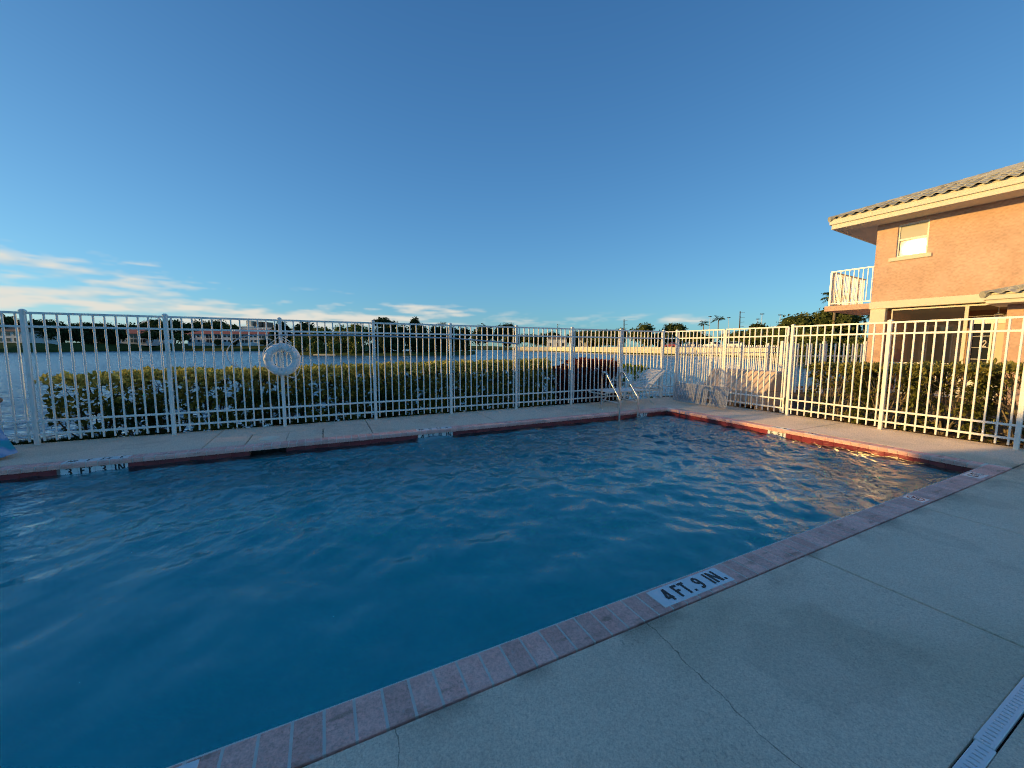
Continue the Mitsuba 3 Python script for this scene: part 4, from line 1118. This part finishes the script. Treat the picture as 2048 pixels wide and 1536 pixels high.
rng = np.random.default_rng(6)
flats('two-storey row of pale flats with red roof on the left shore', (-76.3, 192.0), (-57.0, 183.5), 9, 2.4, 5.7, 7.5, 7, rng)
flats('two-storey row of pale flats with red roof left of the life ring', (-45.4, 183.5), (-13.0, 168.0), 9, 2.5, 5.9, 7.9, 11, rng)
t = thing('lake_house', 'grey two-storey house at the left edge across the lake', 'house')
M = T().translate([-79.5, 151.6, 0]) @ T().rotate([0, 0, 1], -26)
add('wall', box(0, 10, 0, 8, 1.0, 5.0), 'mat_far_shade', t, smooth=False, to_world=M)
add('roof', trimesh.convex.convex_hull(np.array([(-0.6, -0.6, 5.0), (10.6, -0.6, 5.0), (10.6, 8.6, 5.0), (-0.6, 8.6, 5.0), (3, 4, 6.6), (7, 4, 6.6)])), 'mat_brown_roof', t, smooth=False, to_world=M)
for k in range(4):
    for s in (0, 1):
        add('window', box(1.0 + k * 2.3, 2.3 + k * 2.3, -0.06, -0.01, 2.4 + s * 1.5, 3.3 + s * 1.5), 'mat_far_window', t, smooth=False, to_world=M)
t = thing('tower_block', 'sunlit white stepped block above the left flats', 'apartment building')
M = T().translate([-115, 348, 0]) @ T().rotate([0, 0, 1], -26)
add('wall', box(0, 15.5, 0, 14, 0, 15.0), 'mat_far_white', t, smooth=False, to_world=M)
add('penthouse', box(5.5, 15.0, 1, 12, 15.0, 18.0), 'mat_far_white', t, smooth=False, to_world=M)
for k in range(6):
    for s in range(3):
        add('window', box(0.8 + k * 2.5, 2.0 + k * 2.5, -0.08, -0.01, 8.4 + s * 2.4, 9.6 + s * 2.4), 'mat_far_shade', t, smooth=False, to_world=M)
t = thing('white_block', 'long white block with dark windows and roof boxes behind the right-hand flats', 'apartment building')
M = T().translate([-52.5, 283, 0]) @ T().rotate([0, 0, 1], -25.5)
add('wall', box(0, 32, 0, 14, 0, 12.6), 'mat_far_shade', t, smooth=False, to_world=M)
add('parapet', box(-0.3, 18, -0.3, 14, 12.6, 13.3), 'mat_far_white', t, smooth=False, to_world=M)
add('roof_box', box(12.0, 15.0, 2, 9, 13.3, 16.7), 'mat_cream', t, smooth=False, to_world=M)
add('roof_box', box(16.0, 20.5, 3, 9, 13.3, 16.3), 'mat_brown_roof', t, smooth=False, to_world=M)
add('roof_box', box(21.5, 24, 3, 9, 12.6, 16.0), 'mat_brown_roof', t, smooth=False, to_world=M)
for k in range(11):
    add('window', box(1.0 + k * 2.8, 2.5 + k * 2.8, -0.08, -0.01, 9.6, 11.2), 'mat_far_window', t, smooth=False, to_world=M)
for (x, y, ang, w, h, lab) in ((100.0, 163.0, -36, 9, 4.2, 'brown-roofed house with white gable above the cream wall'), (108.5, 149.0, -36, 7, 3.6, 'second brown-roofed white house above the cream wall, further right')):
    t = thing('shore_house', lab, 'house')
    M = T().translate([x, y, 0]) @ T().rotate([0, 0, 1], ang)
    add('wall', box(0, w, 0, 8, 1.0, 1.4 + h), 'mat_far_white', t, smooth=False, to_world=M)
    add('roof', trimesh.convex.convex_hull(np.array([(-0.6, -0.6, 1.4 + h), (w + 0.6, -0.6, 1.4 + h), (w + 0.6, 8.6, 1.4 + h), (-0.6, 8.6, 1.4 + h), (w * 0.3, 4, 3.4 + h), (w * 0.7, 4, 3.4 + h)])), 'mat_brown_roof', t, smooth=False, to_world=M)
    for k in range(3):
        add('window', box(0.8 + k * w / 3, 0.8 + k * w / 3 + 1.2, -0.06, -0.01, 2.2, 3.6), 'mat_far_window', t, smooth=False, to_world=M)

# utility poles and lamp posts
for (x, y, top, lab) in ((93.4, 144.4, 11.8, 'thin utility pole above the cream wall, farthest left of three'), (84.4, 92.8, 10.2, 'utility pole with short crossarms left of the fence corner'), (106.9, 70.5, 11.9, 'tall wooden utility pole with crossarms above the gate')):
    t = thing('utility_pole', lab, 'utility pole')
    add('shaft', tube([(x + 0.3, y, 1.0), (x, y, top)], [0.2, 0.13], 8), 'mat_wood', t)
    for k in range(4):
        z = top - 0.5 - k * (top * 0.11)
        add('crossarm', tube([(x - 0.05, y, z), (x + 0.55, y - 1.0, z + 0.05)], 0.05, 6), 'mat_wood', t)
for k, (x, y, top) in enumerate(((135.5, 101.3, 13.5), (142.0, 98.1, 13.1), (152.2, 93.1, 12.6), (133.1, 80.1, 12.8), (138.6, 77.4, 12.5))):
    t = thing('lamp_post', f'thin pale lamp post far behind the gate, {ORD[k]} from the left', 'lamp post', 'lamp posts far behind the gate')
    add('shaft', tube([(x, y, 1.0), (x, y, top)], [0.11, 0.07], 6), 'mat_far_white', t)
    add('lamp_head', bevel_box(x - 0.5, x + 0.5, y - 0.5, y + 0.5, top, top + 0.25, 0.08), 'mat_hinge', t)

# cars parked behind the cream wall


def car(label, x, y, ang, body):
    t = thing('parked_car', label, 'car')
    M = T().translate([x, y, 1.42]) @ T().rotate([0, 0, 1], ang)
    low = [(-2.2, 0.3), (2.2, 0.3), (2.25, 0.62), (2.1, 0.85), (1.0, 0.95), (-2.0, 0.98), (-2.2, 0.8)]
    add('body', prism(low, -0.88, 0.88, 'y'), body, t, smooth=False, to_world=M)
    add('cabin', trimesh.convex.convex_hull(np.array([(xx, yy, 0.95) for xx in (-1.9, 1.05) for yy in (-0.82, 0.82)] + [(xx, yy, 1.42) for xx in (-1.35, 0.35) for yy in (-0.65, 0.65)])), 'mat_far_window', t, smooth=False, to_world=M)
    add('roof', bevel_box(-1.38, 0.4, -0.67, 0.67, 1.40, 1.46, 0.02), body, t, to_world=M)
    for xx in (-1.35, 1.4):
        for yy in (-0.85, 0.85):
            w = trimesh.creation.cylinder(0.33, 0.22, sections=18, transform=trimesh.transformations.rotation_matrix(PI / 2, (1, 0, 0)))
            w.apply_translation((xx, yy, 0.33))
            add('wheel', w, 'mat_tyre', t, to_world=M)


car('white parked car behind the cream wall, left of two white ones', 83.6, 61.5, 75, 'mat_car_white')
car('white parked car behind the cream wall, right of two white ones', 82.0, 55.0, 75, 'mat_car_white')
car('dark parked car behind the cream wall', 84.6, 68.0, 75, 'mat_car_dark')
car('dark red parked car behind the cream wall at the left end of the parked row', 85.2, 74.5, 80, 'mat_car_red')

# ------------------------------------------------------------------ far picket fences by the neighbouring plot
tag('shore_fence', 'lower white picket fence beyond the gate running towards the lake', 'fence')
FR = (1.50, 1.30, 0.30, 0.12)
pts = [(9.75, 8.35), (11.6, 8.55), (13.45, 8.75), (15.3, 8.9), (17.1, 9.0)]
for a, b in zip(pts[:-1], pts[1:]):
    fence_parts('shore_fence', *a, *b, zs=FR, ptop=1.58, pbot=0.03, spacing=0.13, start=0.09, z0=-0.04)
for a in pts:
    add('post', shared(post_mesh(1.66, 0.06), 'mat_white_metal'), None, 'shore_fence', to_world=T().translate([*a, -0.04]))
tag('plot_fence', 'white picket fence between the storage bin and the orange building', 'fence')
pts = [(15.6, 8.1), (15.75, 6.9), (15.9, 5.6)]
pts = [(13.3, 7.3), (14.6, 6.75), (15.9, 6.2)]
for a, b in zip(pts[:-1], pts[1:]):
    fence_parts('plot_fence', *a, *b, zs=(1.22, 0.14), ptop=1.62, pbot=0.03, spacing=0.15, start=0.09, pw=0.035, z0=-0.04)
for a in pts:
    add('post', shared(post_mesh(1.70, 0.08), 'mat_white_metal'), None, 'plot_fence', to_world=T().translate([*a, -0.04]))

# ------------------------------------------------------------------ orange building (local axes: u along the wall to the right, d into the building, z up)
b4 = math.radians(4.0)
uv_, dv_ = np.array([math.sin(b4), -math.cos(b4), 0]), np.array([math.cos(b4), math.sin(b4), 0])
BM = np.eye(4)
BM[:3, 0], BM[:3, 1], BM[:3, 3] = uv_, dv_, (17.0, 6.58, 0.0)
BT = T(BM.tolist())
B = tag('orange_building', 'two-storey orange stucco building with cream trim and tiled roof on the right', 'building')


def bpart(name, mesh, mat, parent=B, smooth=False):
    return add(name, mesh, mat, parent, smooth, to_world=BT)


SOF = 5.56
# upper wall with the window opening
wm = to_man(box(0, 9, 0, 0.22, 3.012, SOF - 0.002)) - to_man(box(0.515, 1.235, -0.1, 0.3, 4.415, 5.452))
bpart('wall', from_man(wm), 'mat_stucco')
bpart('wall', box(0, 0.22, 0.2205, 9, -0.1, SOF - 0.003), 'mat_stucco')
bpart('wall', box(0.2205, 9, 8.78, 9.0, -0.1, SOF - 0.003), 'mat_stucco')
bpart('floor_slab', box(0.2205, 9, 0.2205, 8.78, 2.79, 3.0), 'mat_porch_ceiling')
bpart('band', bevel_box(-0.03, 3.3, -0.035, 0.20, 2.775, 3.010, 0.006), 'mat_cream')
bpart('column', bevel_box(0, 0.39, 0.0, 0.2195, 2.30, 2.774, 0.004), 'mat_cream')
bpart('column', bevel_box(0.002, 0.388, 0.002, 0.2195, -0.1, 2.2995, 0.004), 'mat_stucco')
bpart('wall', box(3.07, 9, -0.9, -0.68, -0.1, 2.60), 'mat_stucco')
bpart('wall', box(3.07, 3.29, -0.6795, 3.2, -0.1, 2.774), 'mat_stucco')
# upper window
w = bpart('window', cat([box(0.515, 0.56, 0.05, 0.12, 4.415, 5.452), box(1.19, 1.235, 0.05, 0.12, 4.415, 5.452), box(0.5605, 1.1895, 0.05, 0.12, 4.415, 4.455), box(0.5605, 1.1895, 0.05, 0.12, 5.41, 5.452), box(0.5605, 1.1895, 0.045, 0.115, 4.925, 4.985)]), 'mat_trim')
bpart('sill', bevel_box(0.36, 1.35, -0.055, 0.05, 4.29, 4.41, 0.008), 'mat_cream')
# sashes hang very slightly out of the wall's plane
S = np.array(SUN) / np.linalg.norm(SUN)


def pane(u0, u1, z0, z1, d0, nrm_world, th=0.008):
    m = box(u0, u1, -th / 2, th / 2, z0, z1)
    n_loc = np.array([nrm_world @ uv_, nrm_world @ dv_, nrm_world[2]])
    c = np.array([(u0 + u1) / 2, 0, (z0 + z1) / 2])
    a = math.atan2(n_loc[0], -n_loc[1])
    v = np.array(m.vertices) - c
    v = np.stack([v[:, 0] * math.cos(a) - v[:, 1] * math.sin(a), v[:, 0] * math.sin(a) + v[:, 1] * math.cos(a), v[:, 2]], 1)
    e = math.asin(n_loc[2])
    v = v + np.stack([0 * v[:, 0], v[:, 2] * math.tan(e), 0 * v[:, 0]], 1)
    return trimesh.Trimesh(v + c + np.array([0, d0, 0]), m.faces, process=False)


wc = BM[:3, :3] @ np.array([0.98, 0.085, 4.60]) + BM[:3, 3]
vd = (wc - EYE) / np.linalg.norm(wc - EYE)
nn = unit((S - vd)[None])[0]
bpart('pane', pane(0.562, 1.188, 4.457, 4.924, 0.085, nn), 'mat_sun_pane', w)
bpart('pane', pane(0.562, 1.188, 4.986, 5.409, 0.085, np.array([-math.cos(b4), -math.sin(b4), 0.0])), 'mat_sun_pane', w)
bpart('blind', box(0.53, 1.22, 0.16, 0.17, 4.42, 5.45), 'mat_curtain', w)
# screened porch
bpart('porch_floor', box(0.39, 3.07, 0.0, 3.2, -0.1, -0.02), 'mat_soffit')
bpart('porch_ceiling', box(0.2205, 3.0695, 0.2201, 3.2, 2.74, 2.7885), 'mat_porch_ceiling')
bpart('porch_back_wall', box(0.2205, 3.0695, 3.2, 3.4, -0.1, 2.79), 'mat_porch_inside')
sc = bpart('screen_frame', cat([box(0.53, 0.56, 0.08, 0.13, -0.05, 2.735), box(0.5605, 3.06, 0.08, 0.13, 2.69, 2.735), box(2.15, 2.225, 0.075, 0.135, -0.05, 2.6895), box(3.03, 3.06, 0.08, 0.13, -0.05, 2.6895)]), 'mat_cream')
bpart('screen', box(0.5605, 2.1495, 0.104, 0.1045, 1.0, 2.689), 'mat_screen', sc)
r = bpart('porch_rail', bevel_box(0.5605, 2.1495, 0.07, 0.12, 0.93, 0.985, 0.004), 'mat_white_metal')
pk = shared(bevel_box(-0.012, 0.012, 0.083, 0.107, 0.0, 0.93, 0.002), 'mat_white_metal')
for k in range(13):
    add('picket', pk, None, r, to_world=BT @ T().translate([0.66 + k * 0.115, 0, 0]))
# glazed door in the right bay, curtains and back doors
dv = bpart('porch_door', cat([box(2.226, 2.31, 0.30, 0.36, 0.0, 2.31), box(2.98, 3.06, 0.30, 0.36, 0.0, 2.31), box(2.3105, 2.9795, 0.30, 0.36, 2.17, 2.31), box(2.3105, 2.9795, 0.30, 0.36, 0.0, 0.78), box(2.645, 2.69, 0.30, 0.36, 0.7805, 2.1695)]), 'mat_trim')
bpart('pane', box(2.3105, 2.6445, 0.335, 0.341, 0.781, 2.169), 'mat_dark_glass', dv)
bpart('muntin', cat([box(2.47, 2.482, 0.318, 0.334, 0.781, 2.169)] + [box(2.3105, 2.6445, 0.317, 0.333, z, z + 0.012) for z in (1.12, 1.46, 1.80)]), 'mat_trim', dv)
bpart('curtain', box(2.6905, 2.9795, 0.335, 0.345, 0.781, 2.169), 'mat_curtain', dv)
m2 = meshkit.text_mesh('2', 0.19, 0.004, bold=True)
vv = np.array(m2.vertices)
bpart('lettering', trimesh.Trimesh(np.stack([2.50 + vv[:, 0] * 0.6, 0.3335 - vv[:, 2], 1.49 + vv[:, 1]], 1), m2.faces, process=False), 'mat_soffit', dv)  # 2-shaped mark put on the pane in place of a reflection
for (u0, u1) in ((0.54, 0.70), (1.39, 1.62)):
    bpart('curtain', box(u0, u1, 3.12, 3.15, 0.1, 2.25), 'mat_curtain')
bd = bpart('back_door', cat([box(0.715, 0.75, 3.12, 3.18, 0.0, 2.3), box(1.34, 1.375, 3.12, 3.18, 0.0, 2.3), box(0.7505, 1.3395, 3.12, 3.18, 2.22, 2.3)]), 'mat_trim')
bpart('pane', box(0.7505, 1.3395, 3.15, 3.16, 0.0, 2.2195), 'mat_dark_glass', bd)
bpart('muntin', cat([box(0.93, 0.942, 3.135, 3.148, 0, 2.2)] + [box(0.7505, 1.05, 3.134, 3.147, z, z + 0.012) for z in (0.7, 1.2, 1.7)]), 'mat_trim', bd)
bpart('picture', box(1.12, 1.24, 3.11, 3.118, 1.62, 1.95), 'mat_bin')
# ceiling fan in the porch
cf = bpart('ceiling_fan', cat([tube([(2.62, 1.2, 2.74), (2.62, 1.2, 2.48)], 0.015, 6), trimesh.creation.cylinder(0.07, 0.10, sections=14, transform=trimesh.transformations.translation_matrix((2.62, 1.2, 2.44)))]), 'mat_trim')
for k in range(4):
    m = bevel_box(0.08, 0.62, -0.06, 0.06, 2.435, 2.445, 0.003)
    m.apply_transform(trimesh.transformations.rotation_matrix(k * PI / 2 + 0.2, (0, 0, 1)))
    m.apply_translation((2.62, 1.2, 0))
    bpart('blade', m, 'mat_trim', cf)
# balcony beyond the corner
bpart('balcony_slab', bevel_box(-1.33, -0.001, 0.0, 3.2, 2.80, 2.985, 0.006), 'mat_stucco')
bp = bpart('balcony_railing', cat([bevel_box(-1.22, -0.005, 0.03, 0.07, 4.20, 4.245, 0.004), bevel_box(-1.165, -0.005, 0.035, 0.065, 3.05, 3.085, 0.003), bevel_box(-1.215, -1.175, 0.0705, 3.1, 4.20, 4.245, 0.004), bevel_box(-1.21, -1.18, 0.0835, 3.1, 3.05, 3.085, 0.003), bevel_box(-1.225, -1.166, 0.02, 0.082, 2.985, 4.199, 0.004)]), 'mat_white_metal')
pk = shared(bevel_box(-0.011, 0.011, 0.039, 0.061, 3.085, 4.2, 0.002), 'mat_white_metal')
for k in range(9):
    add('picket', pk, None, bp, to_world=BT @ T().translate([-1.055 + k * 0.127, 0, 0]))
pk = shared(bevel_box(-0.011, 0.011, -0.011, 0.011, 3.085, 4.2, 0.002), 'mat_white_metal')
pw = shared(bevel_box(-0.02, 0.02, -0.05, 0.05, 3.0, 4.199, 0.002), 'mat_white_metal')
for k in range(24):
    add('picket', pw if k % 6 == 0 else pk, None, bp, to_world=BT @ T().translate([-1.195, 0.2 + k * 0.123, 0]))
# soffit, fascia and tiled roof
E0, EU, SL = -0.85, -0.98, math.tan(math.radians(19.5))
bpart('soffit', box(EU + 0.02, 9.5, E0 + 0.02, 10.0, SOF, SOF + 0.02), 'mat_soffit')
bpart('fascia', cat([bevel_box(EU, 9.5, E0, E0 + 0.05, SOF - 0.012, SOF + 0.160, 0.004), bevel_box(EU - 0.05, 9.5, E0 - 0.055, E0 - 0.002, SOF + 0.140, SOF + 0.30, 0.004),
                     bevel_box(EU, EU + 0.05, E0 + 0.0505, 10, SOF - 0.012, SOF + 0.160, 0.004), bevel_box(EU - 0.052, EU - 0.002, E0 - 0.0015, 10, SOF + 0.140, SOF + 0.30, 0.004)]), 'mat_cream')
RZ = SOF + 0.30


def tile_mesh(w=0.26, l=0.42, lift=0.034):
    """one barrel-and-pan roof tile: x across, y up the slope, z normal to it; open underneath, 12 mm thick"""
    n = 9
    xx = np.linspace(0, w, n)
    zz = 0.055 * np.sin(np.clip(xx / w * 1.45, 0, 1) * PI) ** 0.8
    top0 = np.stack([xx, xx * 0 - 0.05, zz + lift], 1)
    top1 = np.stack([xx, xx * 0 + l - 0.05, zz + 0.008], 1)
    bot0, bot1 = top0 - np.array([0, 0, 0.016]), top1 - np.array([0, 0, 0.016])
    v = np.vstack([top0, top1, bot0, bot1])
    f = []
    for k in range(n - 1):
        f += [(k, k + 1, n + k + 1), (k, n + k + 1, n + k), (2 * n + k, 3 * n + k + 1, 2 * n + k + 1), (2 * n + k, 3 * n + k, 3 * n + k + 1), (k, 2 * n + k, 2 * n + k + 1), (k, 2 * n + k + 1, k + 1)]
    return trimesh.Trimesh(v, f, process=False)


TILE = [shared(tile_mesh(), f'mat_roof_tile_{k}', 35) for k in range(3)]
rng = np.random.default_rng(9)


def tiled_slope(parent, u0, u1, d0, z0, pitch_, rows, hip_left=True, gauge=0.36, wt=0.26):
    """tile courses from the eave up; the left end is a 45 degree hip"""
    for rr in range(rows):
        s = rr * gauge
        ul = u0 + (s * math.cos(pitch_) if hip_left else 0)
        n = int((u1 - ul) / wt)
        for k in range(n):
            M = BT @ T().translate([u1 - (k + 1) * wt, d0 + s * math.cos(pitch_), z0 + s * math.sin(pitch_)]) @ T().rotate([1, 0, 0], math.degrees(pitch_)) @ T().translate([0, 0, rng.normal(0, 0.003)]) @ T().rotate([0, 0, 1], rng.normal(0, 0.8))
            add('tile', TILE[rng.integers(3)], None, parent, to_world=M)


P_ = math.radians(19.5)
rf = bpart('roof', trimesh.Trimesh(np.array([(EU - 0.06, E0 - 0.06, RZ), (9.5, E0 - 0.06, RZ), (9.5, 4.5, RZ + 6.06 * SL), (EU + 6.0, 4.5, RZ + 6.06 * SL), (EU - 0.06, 10, RZ)]), [(0, 1, 2), (0, 2, 3), (0, 3, 4)], process=False), 'mat_roof_tile_0')
bpart('birdstop', cat([box(EU - 0.03, 9.4, E0 - 0.03, E0 + 0.02, RZ - 0.002, RZ + 0.05)]), 'mat_cream')
tiled_slope(rf, EU - 0.1, 5.6, E0 - 0.08, RZ + 0.012, P_, 11)
ridge = lathe([(0.0, 0.0), (0.085, 0.0), (0.085, 0.36), (0.0, 0.36)], 14)
hip = unit(np.array([[1.0, 1.0, SL]]))[0]
az_ = trimesh.geometry.align_vectors((0, 0, 1), hip)
for k in range(17):
    m = ridge.copy()
    m.vertices[:, :2] *= (1.0 + 0.12 * (1 - m.vertices[:, 2:3] / 0.36))
    m.apply_transform(az_)
    m.apply_translation(np.array([EU - 0.06, E0 - 0.06, RZ + 0.03]) + hip * (k * 0.34))
    bpart('hip_tile', m, f'mat_roof_tile_{k % 3}', rf, smooth=35)
# little roof over the projecting part
RZ2 = 2.815
bpart('fascia', cat([bevel_box(2.80, 9, -1.60, -1.55, 2.60, 2.72, 0.004), bevel_box(2.75, 9, -1.655, -1.602, 2.70, 2.812, 0.004), bevel_box(2.80, 2.85, -1.5495, -0.036, 2.60, 2.72, 0.004), bevel_box(2.748, 2.798, -1.6015, -0.036, 2.70, 2.812, 0.004)]), 'mat_cream')
bpart('soffit', box(2.82, 9, -1.58, -0.04, 2.601, 2.62), 'mat_soffit')
rf2 = bpart('roof', trimesh.Trimesh(np.array([(2.74, -1.66, RZ2), (9, -1.66, RZ2), (9, -0.002, RZ2 + 0.46), (4.3, -0.002, RZ2 + 0.46), (2.74, -0.002, RZ2)]), [(0, 1, 2), (0, 2, 3), (0, 3, 4)], process=False), 'mat_roof_tile_0')
bpart('birdstop', cat([box(2.78, 8.9, -1.63, -1.58, RZ2 - 0.002, RZ2 + 0.048)]), 'mat_cream')
tiled_slope(rf2, 2.68, 5.4, -1.66, RZ2 + 0.01, math.radians(15.5), 5)
hip2 = unit(np.array([[1.6, 1.66, 0.46]]))[0]
az2 = trimesh.geometry.align_vectors((0, 0, 1), hip2)
for k in range(6):
    m = ridge.copy()
    m.vertices[:, :2] *= (1.0 + 0.12 * (1 - m.vertices[:, 2:3] / 0.36))
    m.apply_transform(az2)
    m.apply_translation(np.array([2.74, -1.66, RZ2 + 0.02]) + hip2 * (k * 0.34))
    bpart('hip_tile', m, f'mat_roof_tile_{k % 3}', rf2, smooth=35)

# ------------------------------------------------------------------ unseen clubhouse and trees, added and shaped to keep the near deck in shade
t = thing('clubhouse', 'unseen flat-roofed building added west of the pool to cast shade', 'building')
add('wall', box(-26, -14, -18, 9.1, -0.1, 4.45), 'mat_stucco', t, smooth=False)
add('roof', bevel_box(-26.4, -13.6, -18.4, 9.3, 4.455, 4.80, 0.02), 'mat_cream', t)
for k in range(6):
    add('window', box(-13.99, -13.95, -15 + k * 4, -13 + k * 4, 0.9, 2.6), 'mat_dark_glass', t, smooth=False)
rng = np.random.default_rng(50)
SCR = [9.9, 10.8, 11.8, 12.7, 13.3, 13.9, 14.6, 15.5, 16.8, 18.5, 20.3]
for (y, top, w) in ((9.9, 3.6, 1.2), (10.8, 2.75, 1.4), (11.8, 3.1, 1.5), (12.7, 3.45, 1.3), (13.3, 3.95, 1.1), (13.9, 4.5, 1.2), (14.6, 4.95, 1.4), (15.5, 5.25, 1.8), (16.8, 5.5, 2.2), (18.5, 5.6, 2.6), (20.3, 5.6, 2.6)):
    tree('screen_tree', f'unseen leafy tree added for shade west of the pool, {["first", "second", "third", "fourth", "fifth", "sixth", "seventh", "eighth", "ninth", "tenth", "eleventh"][int(top * 0) + SCR.index(y)]} from the shade building', 'unseen trees added for shade', -14.0, y, -0.1, top, w, rng, *MID, trunk=0.0, n=1200, leaf=0.26)

# ------------------------------------------------------------------ person at the left edge, wrapped in a long blue cover-up
t = thing('person', 'person in a long light blue and white cover-up standing at the left edge', 'person')
PX, PY, HGT = -3.955, 7.02, 1.18


def chain(joints, radii):
    out = m3.Manifold()
    for (i, j) in zip(range(len(joints) - 1), range(1, len(joints))):
        out += m3.Manifold.batch_hull([m3.Manifold.sphere(radii[i], 20).translate(list(joints[i])), m3.Manifold.sphere(radii[j], 20).translate(list(joints[j]))])
    return out


def P3(dx, dy, z):
    return (PX + dx, PY + dy, z)


body = chain([P3(-0.06, 0, 0.60), P3(-0.06, 0.02, 0.32), P3(-0.07, 0.03, 0.07)], [0.07, 0.05, 0.034]) + chain([P3(0.06, 0, 0.60), P3(0.06, -0.02, 0.32), P3(0.06, 0.0, 0.07)], [0.07, 0.05, 0.034])
body += chain([P3(-0.07, 0.03, 0.045), P3(-0.05, -0.08, 0.03)], [0.034, 0.024]) + chain([P3(0.06, 0.0, 0.045), P3(0.10, -0.10, 0.03)], [0.034, 0.024])
body += chain([P3(0, 0, 0.62), P3(0, 0, 0.78), P3(0, 0, 0.90)], [0.105, 0.098, 0.10]) + chain([P3(-0.11, 0, 0.92), P3(0.11, 0, 0.92)], [0.05, 0.05]) + chain([P3(0, 0, 0.92), P3(0, 0, 1.0)], [0.042, 0.038])
body += chain([P3(0, -0.01, 1.05), P3(0, -0.005, 1.10)], [0.078, 0.082]) + chain([P3(0, -0.085, 1.055), P3(0, -0.075, 1.075)], [0.012, 0.009])
right = [P3(0.14, 0, 0.915), P3(0.345, -0.03, 0.745), P3(0.22, -0.16, 0.72), P3(0.15, -0.20, 0.715)]
left = [P3(-0.14, 0, 0.915), P3(-0.24, -0.02, 0.74), P3(-0.14, -0.15, 0.70), P3(-0.09, -0.19, 0.70)]
for arm, sg in ((right, -1), (left, 1)):
    body += chain(arm, [0.042, 0.034, 0.024, 0.026])
    hx, hy, hz = arm[3]
    for q in range(4):
        fy = hy - 0.02 - 0.004 * q
        body += chain([(hx, fy + 0.02, hz + 0.018 - q * 0.012), (hx + sg * 0.035, fy, hz + 0.018 - q * 0.013), (hx + sg * 0.055, fy + 0.018, hz + 0.016 - q * 0.013)], [0.009, 0.0075, 0.0065])
    body += chain([(hx, hy, hz + 0.02), (hx + sg * 0.02, hy - 0.03, hz + 0.045)], [0.009, 0.007])
bm = from_man(body.refine_to_length(0.014))
bm.merge_vertices()
trimesh.smoothing.filter_taubin(bm, iterations=8)
add('body', bm, 'mat_skin', t, smooth=True)
hair = trimesh.creation.icosphere(3, 0.094)
hv = np.array(hair.vertices)
hv = hv[:, :] * np.array([1.0, 1.02, 1.0]) + np.array(P3(0, 0.014, 1.105))
hm = trimesh.Trimesh(hv, hair.faces)
hm = hm.slice_plane(P3(0, -0.055, 1.10), (0, 0.8, 0.6))
add('hair', hm, 'mat_hair', t, smooth=True)
for sx in (-1, 1):
    e = trimesh.creation.icosphere(2, 0.011)
    e.apply_translation(P3(sx * 0.030, -0.078, 1.082))
    add('eye', e, 'mat_black', t, smooth=True)
# the flaring cover-up with folds
na, nz = 72, 30
aa = np.linspace(0, 2 * PI, na, endpoint=False)
rows = []
for z in np.linspace(0.90, 0.055, nz):
    s = (0.90 - z) / 0.845
    r0 = 0.125 + 0.165 * s ** 1.1
    rr = r0 * (1 + 0.10 * s * np.sin(aa * 7 + 2 * s) + 0.05 * s * np.sin(aa * 13 + 1))
    rows.append(np.stack([PX + rr * np.cos(aa) * (1.15 + 0.20 * s), PY + rr * np.sin(aa) * 0.8, np.full(na, z) + 0.03 * s * np.sin(aa * 3 + 0.6)], 1))
rv = np.vstack(rows)
i, j = np.meshgrid(np.arange(nz - 1), np.arange(na), indexing='ij')
q = np.stack([i * na + j, i * na + (j + 1) % na, (i + 1) * na + (j + 1) % na, (i + 1) * na + j], -1).reshape(-1, 4)
add('cover_up', trimesh.Trimesh(rv, np.vstack([q[:, [0, 2, 1]], q[:, [0, 3, 2]]]), process=False), 'mat_robe', t, smooth=True)
for (dx, dy) in ((0.30, -0.16), (-0.10, -0.10)):
    sh = from_man(chain([P3(dx - 0.03, dy + 0.10, 0.035), P3(dx + 0.03, dy - 0.05, 0.028)], [0.036, 0.03]))
    add('shoe', sh, 'mat_shoe', t, smooth=True)
